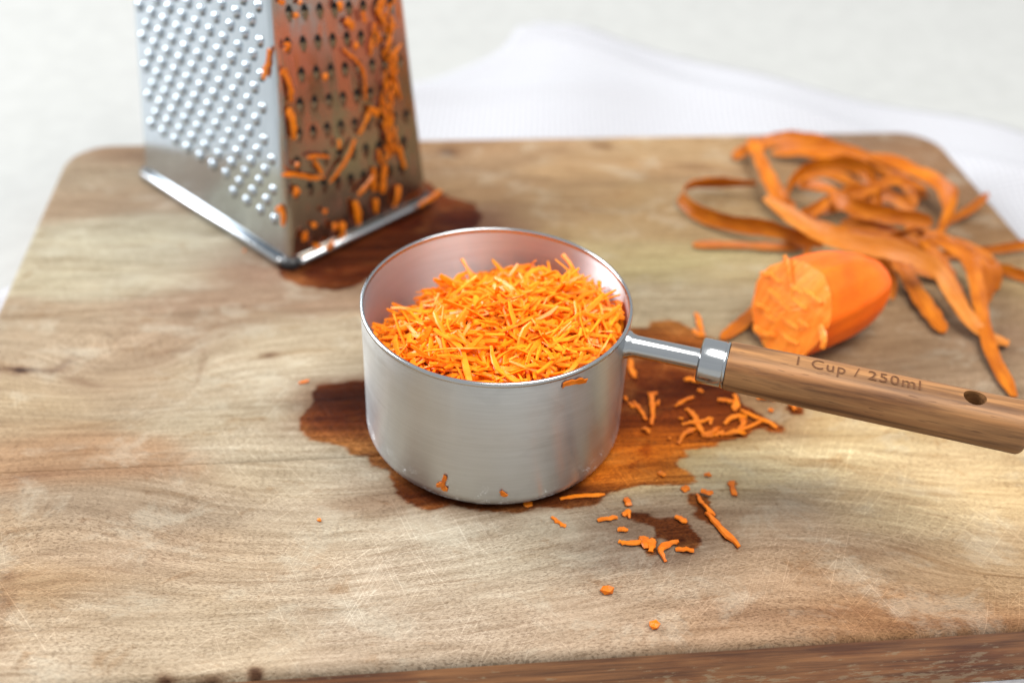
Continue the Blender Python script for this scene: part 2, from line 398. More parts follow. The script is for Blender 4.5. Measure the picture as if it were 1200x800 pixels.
ANCH = [((120,200),(192,168,138)),((145,185),(176,142,112)),((100,240),(186,158,128)),((230,240),(186,160,134)),((120,280),(202,190,162)),((200,300),(206,194,168)),((60,320),(196,182,152)),
 ((250,262),(202,190,164)),((170,330),(200,186,158)),((300,335),(168,138,112)),((250,348),(174,144,118)),((380,350),(170,140,114)),((290,300),(172,142,118)),((330,322),(166,134,110)),((410,290),(180,150,125)),((50,400),(194,170,140)),((100,395),(190,164,134)),((170,405),(176,148,120)),((215,385),(166,138,112)),((330,400),(202,182,152)),
 ((120,440),(190,164,134)),((260,430),(206,188,160)),((260,480),(206,188,158)),((180,470),(196,172,142)),((330,520),(204,186,158)),((40,470),(202,176,140)),((20,500),(198,168,132)),((40,540),(192,152,114)),((120,590),(172,148,122)),((160,610),(168,145,122)),((200,590),(186,162,134)),((100,550),(188,148,112)),
 ((300,560),(186,164,134)),((260,600),(184,162,136)),((400,560),(206,190,164)),((440,620),(204,186,160)),((60,640),(196,166,132)),((150,650),(188,160,132)),((300,650),(198,172,142)),((380,620),(200,178,150)),((450,680),(208,186,160)),((200,740),(208,184,154)),((100,760),(206,184,156)),((15,700),(196,160,120)),((10,760),(206,180,150)),
 ((600,700),(210,188,162)),((600,640),(212,194,168)),((520,630),(212,194,170)),((500,740),(208,184,158)),((800,700),(196,168,140)),((850,740),(196,160,128)),((700,740),(204,176,148)),((950,690),(192,158,126)),((1000,720),(186,138,96)),((1100,715),(190,140,98)),((1150,680),(206,168,126)),((1180,640),(208,176,136)),
 ((900,615),(182,156,130)),((970,645),(188,160,132)),((1060,670),(190,160,128)),((840,600),(190,166,138)),((950,540),(218,194,150)),((880,540),(220,200,160)),((1100,560),(216,188,144)),((1000,490),(210,180,132)),((1100,600),(214,188,148)),((1180,580),(212,182,136)),((850,560),(216,196,156)),((760,540),(212,176,112)),((780,520),(210,170,104)),
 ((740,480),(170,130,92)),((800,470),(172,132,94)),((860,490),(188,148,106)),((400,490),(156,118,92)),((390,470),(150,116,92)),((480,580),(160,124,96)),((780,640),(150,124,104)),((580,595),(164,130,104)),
 ((800,310),(208,190,138)),((780,350),(204,184,150)),((740,300),(208,184,136)),((860,320),(204,180,136)),((840,345),(206,186,150)),((600,180),(192,156,118)),((540,175),(180,140,102)),((700,190),(202,164,120)),((780,240),(186,152,108)),((780,180),(202,166,122)),((540,230),(186,148,108)),((650,240),(182,148,108)),((820,200),(190,152,110)),((760,270),(192,160,116)),
 ((1080,170),(166,126,92)),((1020,165),(158,124,96)),((1130,210),(162,122,88)),((1170,260),(168,128,88)),((1110,240),(160,122,88)),((1100,420),(182,148,114)),((1050,400),(192,156,118)),((1150,400),(172,138,108)),((1150,360),(176,142,108)),((1180,340),(192,162,118)),((1130,440),(178,148,118)),((1060,360),(186,150,112)),
 ((360,310),(150,110,90)),((470,290),(140,100,80)),((550,250),(140,100,78)),((420,240),(140,100,80)),((330,220),(190,165,140))]
A_uv = np.array([px_uv(a[0]) for a in ANCH]); A_c = np.array([np.array(lin(a[1]))*(1.42 if a[0][0] > 740 and 470 < a[0][1] < 610 and a[1][0] > 200 else 1) for a in ANCH])  # extra brightness put into pale wood colours, offsetting weaker light on the right
KNOTS = [((700,168),(.005,.0035),-.9), ((545,175),(.006,.004),-.9), ((20,435),(.004,.003),-1.), ((285,778),(.0015,.0013),-1.6), ((213,777),(.0022,.001),-1.0), ((245,778),(.003,.001),-.8), ((820,195),(.009,.004),-.4), ((690,168),(.003,.003),-.5),
         ((310,415),(.004,.0012),-.7), ((90,440),(.006,.002),-.4), ((60,560),(.010,.004),-.4), ((830,620),(.02,.006),-.12), ((25,715),(.004,.004),-.5), ((10,745),(.005,.004),-.5), ((30,690),(.003,.003),-.4), ((30,432),(.012,.0013),-.9), ((60,424),(.0016,.005),-.6), ((228,425),(.0013,.007),-.35), ((200,412),(.010,.0012),-.4), ((150,555),(.016,.003),-.22), ((960,725),(.03,.002),-.35), ((1080,735),(.03,.003),-.4), ((1010,655),(.03,.002),-.25), ((880,610),(.03,.002),-.2)]
K_uv = [(px_uv(k[0]), k[1], k[2]) for k in KNOTS]

zA, zB, zC = (700, 440, 3.636), (720, 360, 5.715), (580, 420, 4.0)
STAINS = [
 [(427,444),(411,446),(404,448),(381,448),(372,450),(364,463),(365,473),(352,487),(350,495),(351,504),(360,511),(372,516),(392,521),(404,524),(411,532),(432,533),(434,545),(455,551),(460,566),(466,579),(479,589),(505,598),(530,592),(560,598),(590,602),(606,601),(630,594),(660,597),(690,594),(700,591),(710,582),(716,577),
  (750,569),(766,568),(791,569),(818,565),(815,558),(804,550),(793,542),(807,533),(804,528),(824,524),(840,522),(846,518),(876,513),(881,506),(903,500),(920,504),(909,495),(890,484),(868,470),(866,462),(880,452),(872,430),(850,405),(832,395),(825,393),(811,384),(799,377),(781,374),(764,376),(758,383),(743,383),(640,400),(500,420)],
 Z(*zA, [(110,580),(150,575),(220,590),(270,610),(330,600),(390,620),(410,660),(450,690),(462,712),(430,730),(400,742),(420,760),(350,765),(330,720),(290,700),(250,680),(240,650),(170,620),(130,610)]),
 Z(*zA, [(375,500),(420,490),(470,510),(480,560),(505,600),(545,650),(606,738),(596,745),(550,705),(490,640),(440,612),(405,590),(425,560),(378,540)]),
 Z(*zA, [(150,715),(190,685),(245,690),(265,720),(255,760),(210,765),(195,735)]),
 Z(*zA, [(800,140),(830,128),(870,132),(890,150),(870,164),(825,162)]),
 Z(*zA, [(700,225),(740,205),(790,210),(806,228),(780,245),(730,242)]),
 Z(*zA, [(112,528),(130,520),(148,535),(150,560),(132,566),(115,548)]),
 Z(*zA, [(560,450),(588,448),(602,500),(596,518),(575,518)]),
 [(322,312),(330,326),(355,336),(390,341),(418,336),(445,318),(500,285),(560,266),(566,250),(555,238),(520,228),(500,212),(420,195),(340,255)],
]
S_uv = [np.array([px_uv(q) for q in s]) for s in STAINS]
def poly_sdf(pts, P):
    d = np.full(len(pts), 1e9); ins = np.zeros(len(pts), bool)
    for i in range(len(P)):
        a, b = P[i], P[(i+1) % len(P)]; e = b - a; w = pts - a
        t = np.clip((w @ e) / (e @ e), 0, 1); q = w - t[:, None]*e; d = np.minimum(d, np.hypot(q[:, 0], q[:, 1]))
        c = ((a[1] > pts[:, 1]) != (b[1] > pts[:, 1])) & (pts[:, 0] < (b[0]-a[0])*(pts[:, 1]-a[1])/((b[1]-a[1]) + 1e-12) + a[0]); ins ^= c
    return np.where(ins, d, -d)

def grain_uv(u, v):
    w = fbm(u*9 + 3, v*16, 5, 3) * .012 + fbm(u*28, v*60, 9, 2) * .0018
    for (k, (ku, kv), s) in (((np.array(px_uv((150, 430)))), (.035, .022), .020), (np.array(px_uv((100, 590))), (.04, .02), -.014), (np.array(px_uv((1000, 640))), (.05, .02), -.012), (np.array(px_uv((1090, 190))), (.03, .02), .014), (np.array(px_uv((700, 168))), (.012, .012), .010)):
        w = w + s * np.exp(-((u-k[0])/ku)**2 - ((v-k[1])/kv)**2)
    for px_, k_, (ku, kv) in (((130, 640), .16, (.085, .040)), ((1000, 640), .26, (.085, .030)), ((1050, 530), .16, (.09, .03)), ((330, 600), .07, (.06, .03))):
        c = px_uv(px_); w = w + k_*(u - c[0])*np.exp(-((u-c[0])/ku)**2 - ((v-c[1])/kv)**2)
    return u, v + w

SEAMS = [V0, -0.0143, 0.0715, 0.1490, V1]
STEP = 0.00115
def build_plank(idx, va, vb):
    rows = list(np.arange(va, vb, STEP))
    if rows[-1] > vb - STEP*.4: rows.pop()
    rows += [vb]
    extra = []
    for e, sgn in ((va, 1), (vb, -1)):
        if e in (V0, V1): extra += [e + sgn*d for d in (.00008, .0003, .0007, .0016, .0022, .0028, .0035)]
        else: extra += [e + sgn*.00022]
    rows = np.array(sorted(set(rows + extra)))
    nu = int((U1 - U0) / STEP)
    s = np.linspace(0, 1, nu)
    # finer columns towards both ends
    ends = np.array([0, .0001, .0003, .0006, .001, .0015, .002, .0026, .0032]) / (U1 - U0)
    s = np.array(sorted(set(np.concatenate([s[3:-3], ends, 1 - ends]))))
    nr, nc = len(rows), len(s)
    ch = half_cut(rows)
    uu = (U0 + ch)[:, None] + s[None, :] * ((U1 - U0) - 2*ch)[:, None]; vv = np.repeat(rows[:, None], nc, 1)
    d = np.maximum(sdf_round(uu, vv), 0)
    z = np.where(d < FIL, -FIL + np.sqrt(np.maximum(FIL**2 - (FIL - np.minimum(d, FIL))**2, 0)), 0)
    z = z + fbm(uu*6, vv*9, 3, 3) * .0006
    ds = np.full_like(vv, 1.)
    for e in (va, vb):
        if e not in (V0, V1): ds = np.minimum(ds, np.abs(vv - e))
    z = z - np.clip(1 - ds/.00022, 0, 1) * .00022
    top = np.stack([uu, vv, z], -1).reshape(-1, 3)
    idxs = np.arange(nr*nc).reshape(nr, nc)
    F = [(int(a), int(b), int(c), int(e)) for a, b, c, e in zip(idxs[:-1, :-1].ravel(), idxs[:-1, 1:].ravel(), idxs[1:, 1:].ravel(), idxs[1:, :-1].ravel())]
    nt = len(F)
    loop = list(idxs[0, :]) + list(idxs[1:, -1]) + list(idxs[-1, -2::-1]) + list(idxs[-2:0:-1, 0])
    L = top[loop]
    zs = [-.006, -.012, -.018, -BT + .002]
    V = [top]; nv = len(top); prev = list(map(int, loop)); n = len(loop)
    for zz in zs + [-BT]:
        ring = L.copy(); ring[:, 2] = zz
        if zz == -BT:
            ctr = np.array([(U0+U1)/2, (va+vb)/2]); ring[:, 0] += np.sign(ctr[0]-ring[:, 0])*.0012*(np.abs(ring[:, 0]-ctr[0]) > .18)
        V.append(ring); cur = list(range(nv, nv+n)); nv += n
        F += [(prev[i], cur[i], cur[(i+1) % n], prev[(i+1) % n]) for i in range(n)]
        prev = cur
    F.append(tuple(prev))
    V = np.concatenate(V)
    mi = [0]*nt + [1]*(len(F) - nt)
    o = mesh_obj('plank', V, F, None, board, True, [M_BOARD, M_SIDE], mi)
    m = o.data
    # attributes
    u, v = V[:, 0], V[:, 1]
    gu, gv = grain_uv(u, v)
    wu = u + fbm(u*20, v*30, 21, 3)*.03; wv = v + (gv - v)*.3 + fbm(u*22 + 7, v*60, 31, 3)*.016
    col = np.zeros((len(V), 3)); wt = np.zeros(len(V)) + 1e-9
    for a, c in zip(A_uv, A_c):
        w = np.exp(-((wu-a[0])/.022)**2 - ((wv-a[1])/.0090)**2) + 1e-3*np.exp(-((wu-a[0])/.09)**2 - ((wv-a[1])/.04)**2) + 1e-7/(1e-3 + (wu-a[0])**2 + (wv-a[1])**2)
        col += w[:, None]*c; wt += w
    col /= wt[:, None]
    pl = .472*(1 + np.array([.02, .0, .02, -.02])[idx])*np.array([.985, 1.01, 1.02])
    var = 1 + .38*fbm(gu*14 + idx*9, gv*70, 50 + idx, 4)
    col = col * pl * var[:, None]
    for (k, (ku, kv), s_) in K_uv:
        w = np.exp(-((wu-k[0])/ku)**2 - ((wv-k[1])/kv)**2)
        col *= np.clip(1 + s_*w, .12, 2)[:, None] ** np.array([.75, 1., 1.15])
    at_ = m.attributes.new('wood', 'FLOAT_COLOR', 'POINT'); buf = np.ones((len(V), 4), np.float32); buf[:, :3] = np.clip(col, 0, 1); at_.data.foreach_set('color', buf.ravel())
    sd = np.full(len(V), -1.); P2 = np.stack([u, v], 1)
    for S in S_uv: sd = np.maximum(sd, poly_sdf(P2, S))
    at_ = m.attributes.new('wet', 'FLOAT', 'POINT'); at_.data.foreach_set('value', np.clip(sd, -.02, .02).astype(np.float32))
    uvl = m.uv_layers.new(name='grain'); vi = np.empty(len(m.loops), np.int32); m.loops.foreach_get('vertex_index', vi)
    uvd = np.stack([gu[vi], gv[vi] + idx*.37], 1).astype(np.float32); uvl.data.foreach_set('uv', uvd.ravel())
    m.set_sharp_from_angle(angle=math.radians(50))
    return o
for i in range(4): build_plank(i, SEAMS[i], SEAMS[i+1])

# ------------------------------------------------------------------ white cloth under the board
def build_cloth():
    zt = TZ + CL + .0002
    c0 = at((632, 28), zt); cl = at((490, 100), zt); cr = at((1062, 132), zt)
    e1 = (cl - c0)[:2]; e1 /= np.hypot(*e1); e2 = (cr - c0)[:2]; e2 /= np.hypot(*e2)
    n1, n2 = 90, 110; L1, L2 = .44, .62
    V, F = [], []
    for layer in (0, 1):
        for i in range(n1):
            for j in range(n2):
                a, b = L1*i/(n1-1), L2*j/(n2-1)
                wob = .004*math.sin(b*38 + 1) + .003*math.sin(b*15)
                wob2 = .004*math.sin(a*31) + .006*math.sin(a*9)
                p = c0[:2] + e1*(a + wob*max(0, 1 - a/.1)) + e2*(b + wob2*max(0, 1 - b/.1))
                lift = 0
                uvp = to_uv(p); du = max(U0 - uvp[0], uvp[0] - U1, V0 - uvp[1], uvp[1] - V1)
                if du > .004:
                    k = min(1, (du - .004)/.03)
                    lift = k*(.0030*max(0, math.sin(a*55 + b*20 + 2*math.sin(b*14)))**2 + .0022*(1 + math.sin(b*47 - a*23)) + .0045*math.exp(-((a - .03 - .1*b)/.012)**2))
                V.append((p[0], p[1], (zt + lift) if layer == 0 else (TZ + .0003 + lift)))
    n = n1*n2
    for i in range(n1-1):
        for j in range(n2-1):
            a = i*n2 + j; F.append((a, a+n2, a+n2+1, a+1)); F.append((n+a, n+a+1, n+a+n2+1, n+a+n2))
    edge = [(i, 0) for i in range(n1)] + [(n1-1, j) for j in range(1, n2)] + [(i, n2-1) for i in range(n1-2, -1, -1)] + [(0, j) for j in range(n2-2, 0, -1)]
    for k in range(len(edge)):
        a = edge[k][0]*n2 + edge[k][1]; b = edge[(k+1) % len(edge)][0]*n2 + edge[(k+1) % len(edge)][1]
        F.append((a, b, n+b, n+a))
    o = mesh_obj('table_cloth', V, F, M_CLOTH)
    m = bmesh.new(); m.from_mesh(o.data); bmesh.ops.recalc_face_normals(m, faces=m.faces); m.to_mesh(o.data); m.free()
    tag(o, 'white woven cloth spread on the table, partly under the cutting board', 'cloth')
build_cloth()

# ------------------------------------------------------------------ measuring cup
R, H, TH, RF = 0.0435, 0.0529, 0.0009, 0.0062
cup = empty('measuring_cup', (0, 0, 0))
tag(cup, 'round brushed steel one cup measure with wooden handle, heaped with grated carrot', 'measuring cup')
prof = [(0.0001, .0006), (R - RF - .004, .0004), (R - RF, .0002)]
for k in range(1, 9):
    a = math.pi/2*k/8; prof.append((R - RF + RF*math.sin(a), .0002 + RF*(1 - math.cos(a))))
prof += [(R + .0000, .02), (R, .035), (R, H - .0016)]
V, F = lathe(prof, 144); mesh_obj('cup_wall', V, F, M_CUP, cup)
prof = [(R, H - .0016), (R + .00022, H - .0011), (R + .0002, H - .0004), (R - .0002, H), (R - TH + .0001, H - .0001), (R - TH - .0001, H - .0007), (R - TH, H - .0016)]
V, F = lathe(prof, 144); mesh_obj('rim', V, F, M_RIM, cup)
prof = [(R - TH, H - .0016), (R - TH, .008)]
for k in range(1, 7):
    a = math.pi/2*k/6; prof.append((R - TH - .005 + .005*math.cos(a), .008 - .005*math.sin(a) - 0))
prof += [(.0001, .0028)]
V, F = lathe(prof, 144); mesh_obj('inner_wall', V, F, M_CUPIN, cup)

# handle axis
AZ = math.radians(-15.94); HZ = 0.0455
AX = np.array([math.cos(AZ), math.sin(AZ)])
def along(px, z=HZ): return float(np.dot(at(px, z)[:2], AX))
s_f0, s_f1, s_end = along((820, 419)), along((851.5, 428)), along((1204, 502))
def axis_part(name, prof, mat, parent, seg=40, power=2.0, hr=1.0):
    """prof: (s, r) along the handle axis, superelliptic section"""
    V, F = [], []; n = len(prof)
    for s, r in prof:
        for k in range(seg):
            a = 2*math.pi*k/seg; c, q = math.cos(a), math.sin(a)
            rr = r / (abs(c)**power + abs(q)**power)**(1/power)
            V.append((s, rr*c, rr*q*hr))
    for i in range(n-1):
        for k in range(seg):
            F.append((i*seg+k, i*seg+(k+1) % seg, (i+1)*seg+(k+1) % seg, (i+1)*seg+k))
    F.append(tuple(range(seg-1, -1, -1))); F.append(tuple((n-1)*seg+k for k in range(seg)))
    o = mesh_obj(name, V, F, mat, parent); o.location = (0, 0, HZ); o.rotation_euler = (0, 0, AZ); o.data.set_sharp_from_angle(angle=math.radians(40))
    return o
axis_part('neck', [(R - .0004, .0046), (R + .0006, .0045), (R + .0016, .0038), (R + .003, .0035), (s_f0 - .001, .0035), (s_f0 + .001, .0035)], M_RIM, cup)
axis_part('ferrule', [(s_f0, .0040), (s_f0 + .0001, .0064), (s_f0 + .0006, .0070), (s_f0 + .0014, .0071), (s_f1 - .0013, .0071), (s_f1 - .0009, .0069), (s_f1 - .0005, .0072), (s_f1, .0072), (s_f1 + .0001, .0066)], M_RIM, cup, 48, 2.15)
HP = 2.5
hprof = [(s_f1 + .0001, .0060), (s_f1 + .0002, .0070), (s_f1 + .0006, .0072)]
for t in np.linspace(0.02, 1, 22): hprof.append((s_f1 + (s_end - .0030 - s_f1)*t, .0072 + .0006*t + .00012*math.sin(5*t)))
for k in range(1, 6):
    a = math.pi/2*k/5; hprof.append((s_end - .0030 + .0030*math.sin(a), .0078 - .0026*(1 - math.cos(a))))
handle = axis_part('wooden_handle', hprof, M_HANDLE, cup, 56, HP, .98)
# hanging hole, cut right through
s_hole = along((1143, 462), HZ + .0076)
t_hole = float(np.dot(at((1143, 462), HZ + .0076)[:2], np.array([-AX[1], AX[0]])))
V, F = lathe([(.0001, -.02), (.0033, -.02), (.0033, .02), (.0001, .02)], 28)
cut = mesh_obj('hole_cutter', V, F, M_HANDLE); cut.location = (0, 0, HZ)
cut.data.transform(Matrix.Translation((s_hole, 0.0, 0))); cut.rotation_euler = (0, 0, AZ)
bm = bmesh.new(); bm.from_mesh(cut.data); bmesh.ops.remove_doubles(bm, verts=bm.verts, dist=.00015); bmesh.ops.holes_fill(bm, edges=bm.edges); bmesh.ops.recalc_face_normals(bm, faces=bm.faces); bm.to_mesh(cut.data); bm.free()
bm = bmesh.new(); bm.from_mesh(handle.data); bmesh.ops.recalc_face_normals(bm, faces=bm.faces); bm.to_mesh(handle.data); bm.free()
md = handle.modifiers.new('hole', 'BOOLEAN'); md.operation = 'DIFFERENCE'; md.object = cut; md.solver = 'EXACT'
bpy.context.view_layer.update()
dg = bpy.context.evaluated_depsgraph_get()
nm = bpy.data.meshes.new_from_object(handle.evaluated_get(dg)); handle.modifiers.clear(); handle.data = nm; nm.name = 'wooden_handle'
bpy.data.objects.remove(cut)
nm.polygons.foreach_set('use_smooth', [True]*len(nm.polygons)); nm.set_sharp_from_angle(angle=math.radians(35))
# burnt lettering on the upper side
tx = bpy.data.curves.new('lettering_curve', 'FONT'); tx.body = '1 Cup / 250ml'; tx.size = 1; tx.align_x = 'LEFT'; tx.resolution_u = 4; tx.space_character = 1.12
to = bpy.data.objects.new('lettering_curve', tx); COL.objects.link(to); bpy.context.view_layer.update()
tm = bpy.data.meshes.new_from_object(to.evaluated_get(bpy.context.evaluated_depsgraph_get())); bpy.data.objects.remove(to)
bm = bmesh.new(); bm.from_mesh(tm)
bmesh.ops.subdivide_edges(bm, edges=bm.edges, cuts=1); bmesh.ops.triangulate(bm, faces=bm.faces)
xs = [v.co.x for v in bm.verts]; s_t0, s_t1 = along((934, 424), HZ + .0074), along((1079, 451), HZ + .0074)
kx = (s_t1 - s_t0)/(max(xs) - min(xs)); x0 = min(xs); ky = .0062
for v in bm.verts:
    s = s_t0 + (v.co.x - x0)*kx; t = (v.co.y - .34)*ky
    r = .0072 + .0006*(s - s_f1)/(s_end - s_f1)
    zz = .98*r*(max(0, 1 - abs(t/r)**HP))**(1/HP)
    v.co = (s, t, zz + .00032)
bm.to_mesh(tm); bm.free(); tm.materials.append(M_INK)
lo = bpy.data.objects.new('lettering', tm); COL.objects.link(lo); lo.location = (0, 0, HZ); lo.rotation_euler = (0, 0, AZ); lo.parent = handle
lo.location = (0, 0, 0); lo.rotation_euler = (0, 0, 0)
lo['label'] = 'dark burnt lettering 1 Cup / 250ml'

# ------------------------------------------------------------------ box grater
gL, gN, gR = at((164, 209)), at((342, 323)), at((508, 237))
e1 = gN - gL; e2 = gN - gR; gC = (gL + gR)/2; gK = gL + gR - gN
W1, W2 = np.linalg.norm(e1), np.linalg.norm(e2); d1 = e1/W1
d2 = np.array([-d1[1], d1[0], 0]); d2 = d2*np.sign(np.dot(d2, e2)); W2 = abs(np.dot(e2, d2))
KU, KV, GH = 1.1, 1.8, .205
grater = empty('box_grater', tuple(gC)); tag(grater, 'tall stainless steel box grater standing on the board with carrot stuck to it', 'grater')
def gpt(a, b, z, inset=0.0):    # a, b in -1..1
    return gC + d1*(a*(W1/2 - inset)*(1 - KU*z)) + d2*(b*(W2/2 - inset)*(1 - KV*z)) + np.array([0, 0, z])
INS = .0018
def gsec(z, off):
    """rounded rectangle section, listed side by side"""
    hx, hy = (W1/2 - INS)*(1 - KU*z) - off, (W2/2 - INS)*(1 - KV*z) - off; r = .0036
    pts = []
    for sx, sy, a0 in ((1, 1, 0), (-1, 1, 90), (-1, -1, 180), (1, -1, 270)):
        for k in range(9):
            a = math.radians(a0 + 90*k/8); pts.append((sx*(hx - r) + r*math.cos(a), sy*(hy - r) + r*math.sin(a)))
    return pts      # 36 points, corner arcs at +-, starting (+d1,+d2)
def gworld(q, z): return d1*q[0] + d2*q[1] + np.array([0, 0, z])
zl = [.003, .03, .06, .09, .12, .16, GH]
sides = {'face_d2': (4, 13), 'face_-d1': (13, 22), 'face_-d2': (22, 31), 'face_d1': (31, 40)}
panels = {}
for nme, (a, b) in sides.items():
    V, F = [], []
    ids = [k % 36 for k in range(a, b+1)]; n = len(ids)
    for off in (0, .0007):
        for z in zl:
            sec = gsec(z, off)
            for k in ids: V.append(gworld(sec[k], z))
    nz = len(zl); o2 = n*nz
    for i in range(nz-1):
        for k in range(n-1):
            p = i*n + k; F.append((p, p+1, p+n+1, p+n)); F.append((o2+p, o2+p+n, o2+p+n+1, o2+p+1))
    for k in range(n-1): F.append((k, o2+k, o2+k+1, k+1)); p = (nz-1)*n + k; F.append((p, p+1, o2+p+1, o2+p))
    for i in range(nz-1):
        p = i*n; F.append((p, p+n, o2+p+n, o2+p)); p = i*n + n-1; F.append((p, o2+p, o2+p+n, p+n))
    o = mesh_obj('panel', V, F, M_GR if nme == 'face_d1' else M_GL, grater); o.data.set_sharp_from_angle(angle=math.radians(50)); panels[nme] = o
panels['face_d2']['label'] = 'bright face with rows of round raised points'
panels['face_d1']['label'] = 'juice stained face with teardrop cutting holes and carrot shreds'
# right hand top cap and handle
V, F = [], []
for z, off in ((GH, -.0012), (GH + .006, -.0012), (GH + .009, .003)):
    for q in gsec(z if z <= GH else GH, off): V.append(gworld(q, z))
for i in range(2):
    for k in range(36): F.append((i*36+k, i*36+(k+1) % 36, (i+1)*36+(k+1) % 36, (i+1)*36+k))
F.append(tuple(range(72, 108)))
mesh_obj('top_cap', V, F, M_FOOT, grater)
V, F = [], []
hpath = catmull([gworld((-.032, 0), GH + .008), gworld((-.030, 0), GH + .026), gworld((0, 0), GH + .036), gworld((.030, 0), GH + .026), gworld((.032, 0), GH + .008)], 20)
for p in hpath:
    for k in range(10):
        a = 2*math.pi*k/10; V.append(p + d2*.009*math.cos(a) + np.array([0, 0, .004*math.sin(a)]))
for i in range(19):
    for k in range(10): F.append((i*10+k, i*10+(k+1) % 10, (i+1)*10+(k+1) % 10, (i+1)*10+k))
mesh_obj('grip', V, F, M_FOOT, grater)
# foot bars, one per side, and corner feet
def capsule_bar(a, b, h, t, mat):
    a, b = np.asarray(a), np.asarray(b); ax = (b - a)/np.linalg.norm(b - a); nrm = np.cross(ax, [0, 0, 1.]); V, F = [], []; n = 12
    stations = [(0, .35), (.0006, .75), (.0016, 1)] ; Lb = np.linalg.norm(b - a)
    st = stations + [(Lb - s, q) for s, q in stations[::-1]]
    for s, q in st:
        for k in range(n):
            an = 2*math.pi*k/n; V.append(a + ax*s + nrm*t*q*math.cos(an) + np.array([0, 0, h*q*math.sin(an)]))
    for i in range(len(st)-1):
        for k in range(n): F.append((i*n+k, i*n+(k+1) % n, (i+1)*n+(k+1) % n, (i+1)*n+k))
    F.append(tuple(range(n-1, -1, -1))); F.append(tuple((len(st)-1)*n+k for k in range(n)))
    return mesh_obj('foot_bar', V, F, mat, grater)
zb = .0024; g3 = np.array([0, 0, zb])
hx, hy = W1/2, W2/2
capsule_bar(-d1*(hx-.003) + d2*(hy-.0006) + g3, d1*(hx-.006) + d2*(hy-.0006) + g3, .0021, .0017, M_RIM)
capsule_bar(-d1*(hx-.003) - d2*(hy-.0006) + g3, d1*(hx-.006) - d2*(hy-.0006) + g3, .0021, .0017, M_RIM)
capsule_bar(d1*(hx-.0006) - d2*(hy-.003) + g3, d1*(hx-.0006) + d2*(hy-.006) + g3, .0021, .0017, M_RIM)
capsule_bar(-d1*(hx-.0006) - d2*(hy-.003) + g3, -d1*(hx-.0006) + d2*(hy-.003) + g3, .0021, .0017, M_RIM)
for a in (-1, 1):
    for b in (-1, 1):
        V, F = lathe([(.0001, 0.0002), (.0036, .0002), (.0042, .0012), (.0042, .0036), (.0034, .0046), (.0001, .0048)], 16)
        o = mesh_obj('corner_foot', V, F, M_FOOT, grater); o.location = tuple(d1*a*(hx-.0042) + d2*b*(hy-.0042))

def face_frame(axis):
    """local frame on a slanted face: origin at base middle, x along, y up the slope, n outward"""
    if axis == 'd2':
        p0, p1 = d2*((W2/2 - INS)), d2*((W2/2 - INS)*(1 - KV*.1)) + np.array([0, 0, .1]); x = d1
    else:
        p0, p1 = d1*((W1/2 - INS)), d1*((W1/2 - INS)*(1 - KU*.1)) + np.array([0, 0, .1]); x = d2
    y = (p1 - p0)/np.linalg.norm(p1 - p0); n = np.cross(x, y)
    if np.dot(n, p0) < 0: n = -n
    return p0, np.asarray(x), y, n
def tooth_mesh(name, w, h, lift, mat, up):
    """a punched hood: closed at one end, open over a dark hole at the other. up=+1 hole above"""
    V, F, mi = [], [], []
    nl, na = 5, 7
    for i in range(nl):
        t = i/(nl-1)                         # 0 closed tip .. 1 open mouth
        yy = -h + h*1.15*t; ww = w*math.sin(math.pi*.5*min(1, t*1.15 + .05))**.8; ll = lift*(t**.8)
        for k in range(na):
            a = math.pi*k/(na-1); V.append((ww*math.cos(a), yy*up, ll*math.sin(a) + .00002))
    for i in range(nl-1):
        for k in range(na-1):
            p = i*na + k; F.append((p, p+1, p+na+1, p+na)); mi.append(0)
    c = len(V); ring = 10
    for k in range(ring):
        a = 2*math.pi*k/ring; V.append((w*.92*math.cos(a), (h*.18 + h*.55*math.sin(a))*up, .00010))
    F.append(tuple(range(c, c+ring))); mi.append(1)
    m = bpy.data.meshes.new(name); m.from_pydata(V, [], F); m.materials.append(mat); m.materials.append(M_HOLE); m.polygons.foreach_set('material_index', mi); m.polygons.foreach_set('use_smooth', [True]*len(F)); m.update()
    return m
def dome_mesh(name, r, lift, mat):
    V, F, mi = [], [], []; na, nl = 12, 4
    for i in range(nl):
        t = math.pi/2*i/nl
        for k in range(na):
            a = 2*math.pi*k/na; tail = 1 + .35*max(0, math.sin(a))*math.cos(t)
            V.append((r*math.cos(t)*math.cos(a), r*math.cos(t)*math.sin(a)*tail, lift*math.sin(t)))
    V.append((0, 0, lift))
    for i in range(nl-1):
        for k in range(na): F.append((i*na+k, i*na+(k+1) % na, (i+1)*na+(k+1) % na, (i+1)*na+k)); mi.append(1 if math.sin(2*math.pi*(k + .5)/na) < -.45 and i < 2 else 0)
    for k in range(na): F.append(((nl-1)*na+k, (nl-1)*na+(k+1) % na, nl*na)); mi.append(0)
    # opening under the point
    c = len(V)
    for k in range(8):
        a = 2*math.pi*k/8; V.append((r*.55*math.cos(a), -r*1.02 + r*.36*math.sin(a), .00012 + (r*.36*math.sin(a) + r*.36)*.9))
    F.append(tuple(range(c, c+8))); mi.append(1)
    m = bpy.data.meshes.new(name); m.from_pydata(V, [], F); m.materials.append(mat); m.materials.append(M_HOLE); m.polygons.foreach_set('material_index', mi); m.polygons.foreach_set('use_smooth', [True]*len(F)); m.update()
    return m
